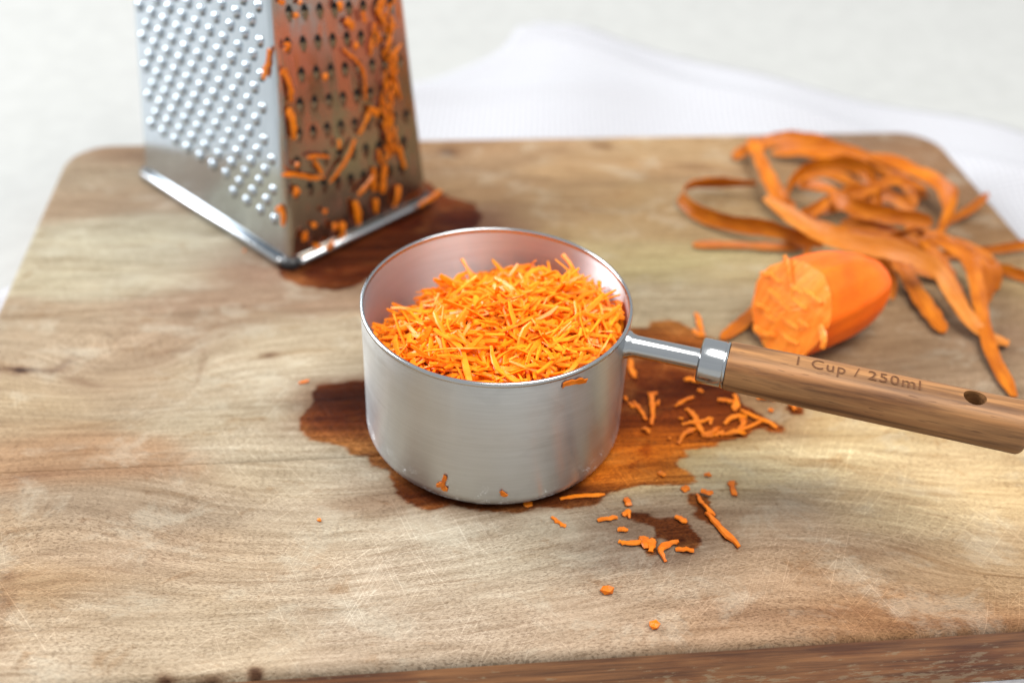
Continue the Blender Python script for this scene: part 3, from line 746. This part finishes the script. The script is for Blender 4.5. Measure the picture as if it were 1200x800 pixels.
def place_on(name, mesh, frame, x, y, parent, sc=1.0):
    p0, fx, fy, fn = frame
    pos = p0 + fx*x + fy*y
    o = bpy.data.objects.new(name, mesh); COL.objects.link(o); o.parent = parent
    yx = np.cross(fn, fx)          # right handed up
    sgn = 1 if np.dot(yx, fy) > 0 else -1
    X = fx*sgn; Y = np.cross(fn, X)
    o.matrix_local = Matrix(((X[0]*sc, Y[0]*sc, fn[0]*sc, pos[0]), (X[1]*sc, Y[1]*sc, fn[1]*sc, pos[1]), (X[2]*sc, Y[2]*sc, fn[2]*sc, pos[2]), (0, 0, 0, 1)))
    return o
FA = face_frame('d2'); FB = face_frame('d1')
dm = dome_mesh('grating_point', .0019, .0018, M_GL)
tb = tooth_mesh('grating_tooth', .0016, .0040, .0016, M_GR, 1)
for j in range(-16, 16):
    for i in range(0, 40):
        x = -.047 + i*.0046; y = .024 + i*.0064 + j*.0132
        if y < .0225 - .005*(x/.047) or y > .122: continue
        lim = (W1/2)*(1 - KU*y) - .0075
        if x < -lim + .001 or x > lim: continue
        place_on('grating_point', dm, FA, x, y, panels['face_d2'], random.uniform(.92, 1.06))
for j in range(-18, 8):
    for i in range(-12, 26):
        # x measured from the near edge inwards (towards -d2)
        x = -.036 + i*.0070 + (-j)*.0046; y = .118 - i*.0013 + j*.0128
        if y < .022 or y > .128: continue
        lim = (W2/2)*(1 - KV*y) - .0065
        if x < -lim or x > lim: continue
        place_on('grating_tooth', tb, FB, -x if np.dot(FB[1], gN - gR) > 0 else x, y, panels['face_d1'])

# ------------------------------------------------------------------ carrot shreds
def strip_mesh(P, Nrm, widths, thick, name, mat, jag=0.0):
    """a shred along points P; Nrm gives the flat side's normal at each point"""
    V, F = [], []; n = len(P)
    for i in range(n):
        T = (P[min(i+1, n-1)] - P[max(i-1, 0)]); T = T/(np.linalg.norm(T) + 1e-12)
        N = Nrm[i] - T*np.dot(Nrm[i], T); N = N/(np.linalg.norm(N) + 1e-12); S = np.cross(T, N)
        w1 = widths[i]*(.5 + random.uniform(-jag, jag)); w2 = widths[i]*(.5 + random.uniform(-jag, jag)); th = thick*(.5 + random.uniform(-jag, jag)*.5)
        V += [P[i] + S*w1 - N*th, P[i] + S*w1*.72 + N*th, P[i] - S*w2*.72 + N*th*.8, P[i] - S*w2 - N*th]
    for i in range(n-1):
        for k in range(4): a = i*4 + k; b = i*4 + (k+1) % 4; F.append((a, b, b+4, a+4))
    F.append((3, 2, 1, 0)); e = (n-1)*4; F.append((e, e+1, e+2, e+3))
    m = bpy.data.meshes.new(name); m.from_pydata([tuple(map(float, v)) for v in V], [], F); m.materials.append(mat)
    m.polygons.foreach_set('use_smooth', [True]*len(F)); m.update(); m.set_sharp_from_angle(angle=math.radians(38))
    return m
def wprofile(n, w):
    return [w*(.55 + .45*math.sin(math.pi*min(1, (i + .6)/(n*.35))*.5))*(1 if i < n*.7 else max(.35, 1 - (i - n*.7)/(n*.3)*.6))*random.uniform(.85, 1.15) for i in range(n)]

# variants in local space, lying along x, flat side up
def variant(k):
    L = random.uniform(.012, .030); n = 9; bend = random.uniform(-.8, .8); sb = random.uniform(-.25, .25); arch = random.uniform(-.25, .35); tw = random.uniform(-1.6, 1.6); ph = random.uniform(0, 6)
    P, Nn = [], []
    for i in range(n):
        t = i/(n-1) - .5
        P.append(np.array([L*t, L*(bend*(t*t - .08) + sb*math.sin(6.3*t + ph)*.25) + random.uniform(-1, 1)*.0002, L*arch*(.1 - t*t*.9) + random.uniform(-1, 1)*.00015]))
        Nn.append(np.array([0, math.sin(tw*t), math.cos(tw*t)]))
    return strip_mesh(P, Nn, wprofile(n, random.uniform(.0010, .0022)), random.uniform(.0004, .0006), 'carrot_shred', M_SHRED, .26)
VARS = [variant(k) for k in range(40)]
RIN = R - TH - .0006
def ztop(x, y):
    r = math.hypot(x, y)/RIN
    z = H - .0022 - .0050*r*r
    z -= .0175*max(0, (y/RIN)*.75 - (x/RIN)*.40 + .02)**1.25
    z -= .0080*max(0, -x/RIN - .25)
    z += .0016*math.sin(x*190 + 1)*math.sin(y*170 + 2)
    return z
def shred_matrix(x, y, z, yaw, pitch, rollv, sc):
    return Matrix.Translation((x, y, z)) @ Matrix.Rotation(yaw, 4, 'Z') @ Matrix.Rotation(pitch, 4, 'Y') @ Matrix.Rotation(rollv, 4, 'X') @ Matrix.Diagonal((sc, sc, sc, 1))
def fits(M, L):
    for c in L:
        q = M @ c
        if math.hypot(q.x, q.y) > RIN - .0001: return False
    return True
def rand_shred(dmin, dmax, tiltmax):
    for _ in range(60):
        r = RIN*math.sqrt(random.random())*.985; a = random.uniform(0, 2*math.pi); x, y = r*math.cos(a), r*math.sin(a)
        v = random.choice(VARS); L = v.vertices[-1].co.x - v.vertices[0].co.x
        z = ztop(x, y) - random.uniform(dmin, dmax)
        gx, gy = (ztop(x + .002, y) - ztop(x - .002, y))/.004, (ztop(x, y + .002) - ztop(x, y - .002))/.004
        yaw = random.uniform(0, 2*math.pi); slope = math.atan(gx*math.cos(yaw) + gy*math.sin(yaw))
        M = shred_matrix(x, y, z, yaw, -slope + random.gauss(0, tiltmax), random.uniform(-1.0, 1.0), random.uniform(.85, 1.12))
        if fits(M, [q.co for q in list(v.vertices)[::4]] + [v.vertices[0].co, v.vertices[-1].co]): return v, M
    return v, M
for i in range(150):
    v, M = rand_shred(-.0012, .0012, .15)
    o = bpy.data.objects.new('carrot_shred', v); COL.objects.link(o); o.matrix_world = M
    tag(o, 'bright orange grated carrot shred heaped inside the steel cup', 'carrot shred', 'grated carrot heaped in the cup')
# the rest of the heap
bm = bmesh.new()
for i in range(2300):
    v, M = rand_shred(-.0003, .0075, .20); k = len(bm.verts); bm.from_mesh(v); bm.verts.ensure_lookup_table()
    for q in bm.verts[k:]: q.co = M @ q.co
me = bpy.data.meshes.new('grated_carrot'); 
# a closed lumpy body beneath so that no steel shows through
nr_, na_ = 14, 48; ring = []
for i in range(nr_ + 1):
    row = []
    for k in range(na_):
        r = RIN*.985*i/nr_; a = 2*math.pi*k/na_; x, y = r*math.cos(a), r*math.sin(a)
        row.append(bm.verts.new((x, y, ztop(x, y) - .0075 + random.uniform(-.0012, .0012))))
        if i == 0 and k == 0: pass
    ring.append(row)
for i in range(nr_):
    for k in range(na_):
        bm.faces.new((ring[i][k], ring[i+1][k], ring[i+1][(k+1) % na_], ring[i][(k+1) % na_]))
bm.to_mesh(me); bm.free(); me.materials.append(M_SHRED); me.polygons.foreach_set('use_smooth', [True]*len(me.polygons)); me.set_sharp_from_angle(angle=math.radians(55))
o = bpy.data.objects.new('grated_carrot', me); COL.objects.link(o)
tag(o, 'dense mass of grated carrot filling the steel cup', 'grated carrot', kind='stuff')

def surf_shred(px_pts, hit, w, label, group, thick=.9, mat=None, lift=0.0, arch=0.0, cat='carrot shred'):
    pts = [hit(q) for q in px_pts]; P3 = catmull([p[0] for p in pts], max(6, 3*len(pts))); nn = pts[0][1]
    n = len(P3); NN = []
    for i in range(n):
        t = i/(n-1); P3[i] = P3[i] + nn*(lift + thick*.0005 + arch*math.sin(math.pi*t) + random.uniform(0, .00012)); NN.append(nn + np.array([random.uniform(-.15, .15) for _ in range(3)]))
    m = strip_mesh(P3, NN, wprofile(n, w*.00095), thick*.00038, 'carrot_shred', mat or M_LOOSE, .20)
    m.set_sharp_from_angle(angle=math.radians(18))
    o = bpy.data.objects.new('carrot_shred', m); COL.objects.link(o)
    c = Vector(P3[n//2]); m.transform(Matrix.Translation(-c)); o.location = c
    tag(o, label, cat, group); return o
def hit_board(q): return (at(q, 0.0), np.array([0, 0, 1.]))
def hit_cup(q):
    p = on_cylinder(q, R); n = np.array([p[0], p[1], 0])/R; return (p, n)
def hit_gr(q): p0, fx, fy, fn = FB; return (on_plane(q, gC + p0, fn), fn)
def hit_gl(q): p0, fx, fy, fn = FA; return (on_plane(q, gC + p0, fn), fn)

g_h = 'loose shreds on the damp wood below the handle'; l_h = 'loose carrot shred on the damp wood below the wooden handle'
g_p = 'shreds around the small damp patch'; l_p = 'short carrot shred by the small damp patch in front of the cup'
g_d = 'carrot crumbs on dry wood'; 
LOOSE = [(zA, [(155,115),(185,155),(208,195)], 1.7), (zA, [(232,80),(234,150),(232,215)], 2.1), (zA, [(215,86),(255,78)], 1.6), (zA, [(330,135),(370,115),(408,95)], 1.6),
 (zA, [(380,145),(410,180),(440,240),(470,265)], 2.2), (zA, [(360,212),(400,208),(450,205),(482,190),(478,212)], 1.8), (zA, [(345,295),(375,255),(418,230)], 1.9), (zA, [(440,255),(490,250),(540,245)], 3.2),
 (zA, [(540,210),(580,185),(635,180)], 2.2), (zA, [(600,235),(622,205),(610,180)], 2.4), (zA, [(540,255),(600,245),(690,205),(710,195)], 1.6), (zA, [(610,150),(660,180),(720,205),(765,225)], 2.1),
 (zA, [(512,105),(560,115),(600,120)], 2.1), (zA, [(585,85),(592,120),(585,155)], 2.6), (zA, [(192,228),(222,250)], 1.8), (zA, [(110,100),(125,112)], 1.6), (zA, [(135,120),(155,140)], 1.4),
 (zA, [(255,130),(262,110)], 1.4), (zA, [(258,418),(290,430)], 2.2), (zA, [(455,425),(485,432)], 1.7), (zA, [(300,270),(310,276)], 1.4),
 (zB, [(105,355),(112,420),(140,480)], 2.2), (zB, [(465,490),(510,490),(560,500),(550,460)], 2.2), (zB, [(560,558),(592,576)], 1.8), (zA, [(470,265),(500,240),(520,225)], 2.0), (zA, [(550,250),(630,250)], 2.0),
 (zA, [(345,185),(365,190)], 1.4), (zA, [(680,100),(755,108)], 1.6), (zA, [(728,150),(748,156)], 1.6), (zA, [(815,125),(842,150)], 2.2)]
for z_, pts, w in LOOSE: surf_shred(Z(*z_, pts), hit_board, w, l_h, g_h, thick=1.1, arch=random.uniform(0, .0012))
surf_shred(Z(*zB, [(545,45),(565,110),(585,185)]), hit_board, 2.0, 'upright carrot shred behind the steel ferrule on the wet board', None, arch=.001)
surf_shred(Z(*zB, [(530,155),(570,190),(600,180)]), hit_board, 2.6, 'stubby carrot shred lying at the foot of the one behind the ferrule', None)
PATCH = [[(0,622),(85,608)], [(85,660),(130,662)], [(120,525),(138,558)], [(110,602),(130,580),(136,612)], [(90,710),(130,720),(190,710)], [(190,690),(212,740)], [(240,700),(225,755)], [(332,745),(410,748)], [(330,605),(380,630)], [(200,712),(240,715)]]
for pts, w in zip(PATCH, (2.0, 1.7, 2.3, 1.8, 1.8, 2.6, 2.6, 1.9, 2.3, 2.2)): surf_shred(Z(*zA, pts), hit_board, w, l_p, g_p, thick=1.1, arch=.0004)
surf_shred(Z(*zA, [(345,710),(300,725),(270,755),(290,798)]), hit_board, 2.1, 'hook shaped carrot shred lying across the edge of the small damp patch', None, 1.2, arch=.0008)
surf_shred(Z(*zA, [(465,590),(520,650),(605,735)]), hit_board, 2.4, 'long straight carrot shred pointing away from the cup on a narrow damp streak', None, 1.6)
surf_shred(Z(*zA, [(425,510),(440,545),(470,580),(500,600)]), hit_board, 1.7, 'curved carrot shred touching the end of the long straight shred', None, 1.0, arch=.001)
surf_shred(Z(*zA, [(440,500),(465,512),(490,510)]), hit_board, 2.2, 'short carrot shred across the top of the curved shred', None, 1.0, lift=.001)
surf_shred(Z(*zA, [(570,452),(582,512)]), hit_board, 2.4, 'short rectangular carrot piece lying alone on pale dry wood', None, .8)
surf_shred(Z(*zA, [(360,492),(376,484),(390,480)]), hit_board, 2.8, 'small carrot crumb at the head of the narrow damp streak', None, 1.0)
for pts, w, lab in ((Z(*zC, [(305,660),(400,645),(515,640)]), 1.6, 'flat carrot sliver lying close under the front of the cup'), (Z(*zC, [(135,690),(155,686),(175,685)]), 2.4, 'carrot crumb touching the base of the steel cup'),
                    (Z(*zC, [(265,745),(300,770),(332,792)]), 1.8, 'pale carrot sliver on dry wood just in front of the cup'), ([(350,450),(362,446)], 1.2, 'tiny carrot sliver on dry wood past the large damp stain')):
    surf_shred(pts, hit_board, w, lab, None, .8)
def crumb(px, r, label, group=None):
    bm = bmesh.new(); bmesh.ops.create_icosphere(bm, subdivisions=1, radius=r)
    for v in bm.verts: v.co = v.co*(1 + random.uniform(-.28, .28)); v.co.x *= 1.25; v.co.z *= .8 + 25*max(0, v.co.x)/r*.01
    m = bpy.data.meshes.new('carrot_crumb'); bm.to_mesh(m); bm.free(); m.materials.append(M_LOOSE)
    o = bpy.data.objects.new('carrot_crumb', m); COL.objects.link(o); p = at(px, 0); o.location = (p[0], p[1], r*.7); tag(o, label, 'carrot crumb', group)
crumb((711, 693), .0017, 'carrot crumb on dry wood halfway between the cup and the front edge'); crumb((766, 735), .0015, 'carrot crumb lying just behind the front edge of the board'); crumb((374, 610), .0007, 'speck of carrot alone on pale wood beside the cup')
for pts, w, lab in ((Z(400, 420, 4, [(450,595),(480,580),(488,545)]), 1.8, 'forked carrot bit stuck low on the outside of the cup'), (Z(400, 420, 4, [(745,618),(775,640)]), 1.8, 'small carrot bit stuck near the base of the cup'),
                    (Z(*zC, [(315,122),(370,108),(426,102)]), 2.9, 'broad carrot bit hanging just below the rim of the cup')):
    surf_shred(pts, hit_cup, w, lab, None, .8)
surf_shred(Z(400, 420, 4, [(470,600),(500,612)]), hit_cup, 2.0, 'lower prong of the forked carrot bit on the cup', None, .8)

z6, z7 = (310, 0, 4.705), (310, 160, 4.443)
lg, gg = 'carrot shred stuck to the toothed face of the grater', 'carrot shreds stuck to the grater'
GS = [(z6, [(420,270),(490,330),(530,400),(540,480),(545,550)], 2.4), (z6, [(95,385),(125,480),(130,560)], 3), (z6, [(118,590),(140,680),(150,760)], 4), (z6, [(75,390),(112,400)], 4), (z6, [(105,225),(100,280)], 3.6),
 (z6, [(520,60),(540,120)], 3), (z6, [(430,110),(480,150)], 4), (z6, [(560,590),(612,622)], 3.4), (z6, [(570,600),(510,740)], 2.6), (z6, [(160,70),(165,95)], 3.2), (z6, [(490,230),(485,270)], 3), (z6, [(310,400),(320,440)], 3), (z6, [(60,0),(90,15)], 3), (z6, [(180,0),(188,20)], 3), (z6, [(390,0),(395,60)], 3.2),
 (z7, [(70,190),(150,190),(220,205),(290,205)], 2.2), (z7, [(205,105),(260,95),(320,100)], 2.0), (z7, [(240,110),(270,160),(290,190)], 2.4), (z7, [(460,10),(420,90),(370,170),(325,235)], 2.4), (z7, [(560,160),(565,280)], 4.2), (z7, [(620,140),(605,290)], 4), (z7, [(550,200),(470,300)], 2.6),
 (z7, [(455,330),(480,450)], 4), (z7, [(690,250),(665,360)], 3.4), (z7, [(690,50),(725,160)], 3), (z7, [(400,440),(390,540)], 4.2), (z7, [(340,540),(300,580)], 4), (z7, [(190,490),(200,530)], 4.4), (z7, [(145,255),(152,305)], 4.4), (z7, [(190,620),(202,660)], 4), (z7, [(235,450),(262,462)], 3), (z7, [(250,560),(285,575)], 3.4),
 (z7, [(570,320),(570,390)], 3), (z7, [(300,370),(300,395)], 3), (z7, [(340,440),(350,480)], 3), (z7, [(150,130),(160,150)], 3), (z7, [(370,10),(372,60)], 2.4)]
col_path = catmull([np.array(q + (0,), float) for q in [(700,-20),(665,80),(640,150),(645,240),(690,330),(690,430),(670,520),(660,620),(670,720),(690,800),(640,840)]], 60)
for k in range(62):
    c = col_path[int(k*59/61)]; a = random.gauss(math.pi/2, .35); L = random.uniform(25, 62); x, y = c[0] + random.gauss(0, 20 if k > 20 else 34), c[1] + random.gauss(0, 15)
    GS.append((z6, [(x - L*math.cos(a), y - L*math.sin(a)), (x + random.gauss(0, 8), y), (x + L*math.cos(a), y + L*math.sin(a))], random.uniform(1.1, 2.3)))
for z_, pts, w in GS: surf_shred(Z(*z_, pts), hit_gr, w*.8, lg, gg, thick=1.2, lift=random.uniform(.0002, .0018), arch=random.uniform(0, .001))
surf_shred(Z(*z7, [(770,345),(830,310),(888,268)]), hit_gr, 2.8, 'carrot shred lying over the end of the grater foot bar', None, 1.2, lift=.0035)
surf_shred(Z(*z7, [(72,378),(102,388),(105,460)]), hit_gl, 3.2, 'bent carrot shred low on the bright dotted face of the grater', None, 1.2, lift=.0004)
surf_shred(Z(*z6, [(45,270),(30,350),(10,430)]), hit_gl, 2.6, 'carrot shred hanging along the upright edge of the grater', None, 1.2, lift=.0008)
surf_shred([(297,288), (299,304)], hit_gl, 2.0, 'small carrot shred hanging on the bright foot bar of the grater', None, 1.0, lift=.0042)

# ------------------------------------------------------------------ carrot stump
ax_a = math.radians(30)
cA = np.array([math.cos(ax_a), math.sin(ax_a), -.02]); cA /= np.linalg.norm(cA)
RC0 = .0182
fc = at((926, 362), .0185)             # centre of the cut face
side = np.cross([0, 0, 1.], cA); side /= np.linalg.norm(side); upv = np.cross(cA, side)
fn = np.array([math.cos(math.radians(214))*.93, math.sin(math.radians(214))*.93, .30]); fn /= np.linalg.norm(fn)
LC = .047
V, F, mi = [], [], []; na, nl = 64, 26
def cr_rad(s, a):
    t = s/LC
    r = RC0*(1 - .10*t)
    if t > .30: q = (t - .30)/.70; r *= math.sqrt(max(0, 1 - q**2.2))
    fa = ((a + .35*t) % (2*math.pi/13)) - math.pi/13; r *= .7 + .3*math.cos(math.pi/13)/math.cos(fa)*1.01
    return r*(1 + .028*math.sin(3*a + 1) + .016*math.sin(7*a + 3*t) + .010*math.sin(13*a + 1 + 5*t))
for i in range(nl + 1):
    for k in range(na):
        a = 2*math.pi*k/na; rd = side*math.cos(a) + upv*math.sin(a)
        # start where the oblique cut leaves the skin
        s0 = -RC0*np.dot(rd, fn)/np.dot(cA, fn)
        t = (i/nl); s = s0 + (LC - s0)*(1 - (1 - t)**1.35)
        V.append(fc + cA*s + rd*cr_rad(max(s, 0), a))
for i in range(nl):
    for k in range(na): F.append((i*na+k, i*na+(k+1) % na, (i+1)*na+(k+1) % na, (i+1)*na+k))
F.append(tuple(nl*na + k for k in range(na)))
V = np.array(V); low = V[:, 2].min(); V[:, 2] -= low - .0002
carrot = mesh_obj('carrot', V - fc, F, M_BODY); carrot.location = tuple(fc)
tag(carrot, 'stub of peeled carrot lying on its side with a rough grated end', 'carrot')
# grated end
rim_pts = V[:na]; cen = rim_pts.mean(0); V2, F2 = [], []; nr = 16
ux = np.cross(fn, [0, 0, 1.]); ux /= np.linalg.norm(ux); uy = np.cross(ux, fn)
for i in range(nr + 1):
    for k in range(na):
        q = i/nr; p = rim_pts[k] + (cen - rim_pts[k])*q
        d = p - cen; lx, ly = np.dot(d, ux), np.dot(d, uy); rg = lx*.62 + ly*.78
        edge = min(1, q*4)
        dz = (.0016*math.sin(math.pi*.5*q)) + edge*((.00016)*math.sin(rg*2*math.pi/.0019 + .5*math.sin(lx*300)) + .00016*(1 - q)*math.sin(lx*1900 + 3*math.sin(ly*700))*math.sin(ly*1500 + 2*math.sin(lx*900)))
        V2.append(p + fn*dz)
for i in range(nr):
    for k in range(na): F2.append((i*na+k, (i+1)*na+k, (i+1)*na+(k+1) % na, i*na+(k+1) % na))
cf = mesh_obj('cut_face', np.array(V2) - fc, F2, M_CUT, carrot)
bm = bmesh.new(); bm.from_mesh(cf.data); bmesh.ops.remove_doubles(bm, verts=bm.verts, dist=.00004); bmesh.ops.recalc_face_normals(bm, faces=bm.faces); bm.to_mesh(cf.data); bm.free()
cf['label'] = 'rough pale orange grated end'
def on_cut(px): return on_plane(px, cen + fn*.0012, fn)
def carrot_frill(pts, w, lift, mat):
    P = catmull([on_cut(p) + fn*l for p, l in zip(pts, lift)], 9); m = strip_mesh(P, [fn]*9, wprofile(9, w), .0006, 'frill', mat, .2)
    o = bpy.data.objects.new('frill', m); COL.objects.link(o); m.transform(Matrix.Translation(Vector(-fc))); o.parent = carrot
zc = (780, 270, 5.0)
carrot_frill(Z(*zc, [(745,410),(730,300),(718,200),(705,145)]), .0022, (0, .0006, .001, .001), M_CUT)
carrot_frill(Z(*zc, [(900,560),(925,600),(935,650),(925,690)]), .0030, (0, .0006, .001, .0006), M_CUT)
carrot_frill(Z(*zc, [(620,490),(560,450),(520,430)]), .002, (0, .0003, .0006), M_CUT)
carrot_frill(Z(*zc, [(640,620),(560,600),(518,560)]), .0024, (0, .0003, .0004), M_CUT)
carrot_frill(Z(*zc, [(610,255),(585,258),(560,250)]), .0018, (0, .0003, .0006), M_CUT)

# torn fibres left by the grating, running slantwise over the cut
for k in range(11):
    a_, r_ = random.uniform(0, 6.283), 38*math.sqrt(random.random()); cx_, cy_ = 927 + r_*.9*math.cos(a_), 360 + r_*1.15*math.sin(a_)
    L_ = random.uniform(6, 16); dx_, dy_ = L_*.80, L_*.60
    pts = [(cx_ - dx_, cy_ - dy_), (cx_ + random.uniform(-1.5, 1.5), cy_ + random.uniform(-1.5, 1.5)), (cx_ + dx_, cy_ + dy_)]
    P = catmull([on_cut(p) + fn*l for p, l in zip(pts, (-.0003, .0005, .0003))], 7)
    if max(np.linalg.norm(q - cen) for q in P) > .0165: continue
    m = strip_mesh(P, [fn]*7, wprofile(7, random.uniform(.0008, .0018)), .0005, 'fibre', M_CUT, .2)
    o = bpy.data.objects.new('fibre', m); COL.objects.link(o); m.transform(Matrix.Translation(Vector(-fc))); o.parent = carrot

# ------------------------------------------------------------------ carrot peelings
def peel(pts, w, tilt, label=None, mat=None, n=44, thick=.0005):
    """pts: (px, py, height of the middle line); tilt: 0 lying flat .. 90 on edge (per point or constant)"""
    P = [at((x, y), z) for x, y, z in pts]; P3 = catmull(P, n)
    if not isinstance(tilt, (list, tuple)): tilt = [tilt]*len(pts)
    tl = np.interp(np.linspace(0, 1, n), np.linspace(0, 1, len(tilt)), tilt)
    V, F = [], []; ph = random.uniform(0, 6); lastS = None
    for i in range(n):
        T = P3[min(i+1, n-1)] - P3[max(i-1, 0)]; T /= np.linalg.norm(T)
        S = np.cross(T, [0, 0, 1.]); S /= np.linalg.norm(S) + 1e-9
        U = np.cross(S, T); a = math.radians(-tl[i]); Sd = S*math.cos(a) + U*math.sin(a); Nn = np.cross(T, Sd)
        t = i/(n-1); ww = w*.00080*.5*(1 + .10*math.sin(9*t + ph) + .06*math.sin(31*t + 2*ph) + random.uniform(-.07, .07))*min(1, .45 + 6*min(t, 1 - t))
        zmin = P3[i][2] - abs(Sd[2])*ww - thick
        lift = max(0, .0003 - zmin); c = P3[i] + np.array([0, 0, lift])
        cup_ = ww*.30
        for s, nn in ((1, 1), (.4, 1), (-.4, 1), (-1, 1), (-1, -1), (-.4, -1), (.4, -1), (1, -1)):
            V.append(c + Sd*ww*s + Nn*(nn*thick*.5*(1 if abs(s) < .9 else .45) - cup_*(s*s)))
    for i in range(n-1):
        for k in range(8): F.append((i*8+k, i*8+(k+1) % 8, (i+1)*8+(k+1) % 8, (i+1)*8+k))
    F.append(tuple(range(7, -1, -1))); F.append(tuple((n-1)*8+k for k in range(8)))
    c = P3[n//2]
    o = mesh_obj('carrot_peel', np.array(V) - c, F, mat or M_PEEL); o.location = tuple(c)
    ss = np.concatenate([[0], np.cumsum([np.linalg.norm(P3[i+1] - P3[i]) for i in range(n-1)])]); acr = [w*.0005*q for q in (1, .4, -.4, -1, -1, -.4, .4, 1)]
    ul = o.data.uv_layers.new(name='ribbon'); vi = [l.vertex_index for l in o.data.loops]; ul.data.foreach_set('uv', [x for q in vi for x in (ss[q//8], acr[q % 8])]); o.data.set_sharp_from_angle(angle=math.radians(60))
    tag(o, label or 'ribbon of carrot peel tangled in the heap of peelings', 'carrot peel', None if label else 'carrot peel ribbons in the heap'); return o
peel([(886,216,.006),(840,216,.005),(812,218,.005),(800,229,.005),(810,243,.005),(832,254,.005),(862,262,.006),(900,267,.007),(932,277,.007),(965,287,.006)], 8.5, 72, 'carrot peel bent into a long open loop sticking out of the heap')
peel([(812,287,.0015),(850,287,.002),(900,289,.002),(945,291,.002)], 4.5, 25, 'straight pointed carrot peel lying flat behind the carrot stub')
peel([(897,232,.013),(920,249,.014),(945,266,.015),(975,281,.016),(1010,288,.017),(1050,295,.018),(1080,305,.016),(1103,324,.011),(1119,352,.007),(1139,381,.004),(1160,397,.002),(1182,404,.002)], 9.5, [25,25,25,30,40,45,40,20,5,0,0,0], 'broad pale carrot peel running over the front of the heap', M_PEELP, 60)
peel([(860,186,.002),(880,174,.003),(915,164,.005),(950,165,.007),(985,176,.008),(1015,188,.008)], 9, [5,15,35,50,55,60], 'wide carrot peel along the far side of the heap')
peel([(1018,184,.010),(1046,191,.011),(1070,201,.011),(1096,213,.011),(1112,227,.010),(1116,242,.009),(1110,262,.008),(1098,280,.006)], 10, [10,15,20,25,45,60,60,40], 'wide carrot peel arching over the side of the heap nearest the board corner')
peel([(880,163,.008),(892,190,.009),(901,210,.009),(913,230,.009),(932,252,.006)], 8, 20, 'carrot peel strip crossing from the far side under the pale peel')
peel([(922,246,.006),(921,232,.009),(926,213,.012),(945,197,.014),(978,192,.015),(1006,197,.015),(1023,216,.013),(1030,242,.010)], 7, 75, 'carrot peel curled into a round upright loop in the middle of the heap')
peel([(975,189,.014),(1000,192,.015),(1018,206,.013),(1027,224,.012),(1032,245,.010)], 7, 60)
peel([(936,216,.009),(958,219,.012),(978,228,.014),(970,241,.013),(954,256,.010)], 6.5, [50,30,10,20,40])
peel([(976,226,.017),(990,237,.018),(1008,245,.018),(1040,252,.018),(1072,257,.018),(1091,262,.017)], 9, [40,55,65,65,65,60], 'carrot peel with a pale upper edge lying across the top of the heap')
peel([(1093,264,.014),(1070,270,.013),(1040,277,.012),(1010,280,.010)], 8, 45, None, M_PEELP)
peel([(1067,290,.008),(1092,281,.011),(1116,293,.011),(1137,308,.010),(1144,330,.008),(1149,355,.006),(1154,382,.004),(1161,412,.003),(1174,440,.0015),(1188,465,.001)], 7.2, [20,15,10,20,30,30,20,10,5,0], 'long carrot peel trailing from the heap down behind the cup handle', None, 40)
peel([(1098,299,.003),(1150,294,.004),(1200,287,.004),(1240,282,.004)], 5, 60, 'straight carrot peel reaching out over the side of the board')
peel([(1140,302,.003),(1175,315,.003),(1215,328,.003)], 5.5, 65, 'dark carrot peel on edge below the straight one')
peel([(1050,300,.008),(1063,324,.005),(1078,350,.003),(1093,372,.002),(1105,390,.0015)], 8.5, [30,20,10,5,0], 'short carrot peel with a square cut end beside the carrot stub')
peel([(1140,300,.005),(1156,318,.005),(1160,338,.004),(1150,360,.003)], 7, 25)
peel([(1012,300,.010),(1036,310,.009),(1047,330,.007),(1048,350,.004)], 7, 70, 'ochre carrot peel curling around the rounded end of the carrot stub')
peel([(1100,262,.004),(1118,255,.005),(1136,245,.006),(1158,227,.008)], 5, 55, 'thin carrot peel end pointing up at the board edge')
peel([(900,350,.001),(884,366,.001),(868,382,.001),(846,398,.001)], 7, 5, 'flat carrot peel poking out from under the carrot stub')
peel([(957,278,.006),(949,290,.004),(944,303,.002)], 4.5, 40, 'small carrot peel end hanging behind the carrot stub')
for pts, w, tl, mt in (([(930,262,.006),(958,244,.009),(1000,226,.011),(1040,230,.010),(1072,246,.007)], 8, 45, None), ([(985,262,.009),(1020,268,.011),(1060,280,.010),(1095,300,.006)], 8, 35, None), 
                       ([(905,180,.003),(940,178,.005),(985,188,.006),(1040,205,.005),(1085,232,.003)], 9, 20, None), 
                       ([(1000,292,.006),(1040,300,.006),(1085,318,.004),(1120,322,.004)], 8, 30, None), ([(925,215,.004),(960,204,.005),(1000,218,.005),(1030,250,.004)], 8, 15, None),
                       ([(935,172,.006),(975,172,.009),(1020,186,.010),(1060,212,.008),(1075,240,.006)], 6.5, 50, None), ([(960,250,.008),(985,240,.013),(1020,222,.015),(1050,212,.013),(1085,222,.008)], 6, 35, None), 
                       ([(1062,262,.009),(1085,285,.010),(1105,310,.007),(1122,345,.004),(1130,365,.002)], 6, 20, None), ([(1080,272,.006),(1110,282,.007),(1140,292,.005),(1165,315,.003),(1168,340,.002)], 6, 25, None), 
                       ([(940,258,.008),(975,270,.013),(1015,276,.014),(1055,286,.013),(1085,302,.008)], 6, 40, None)):
    peel(pts, w, tl, None, mt)
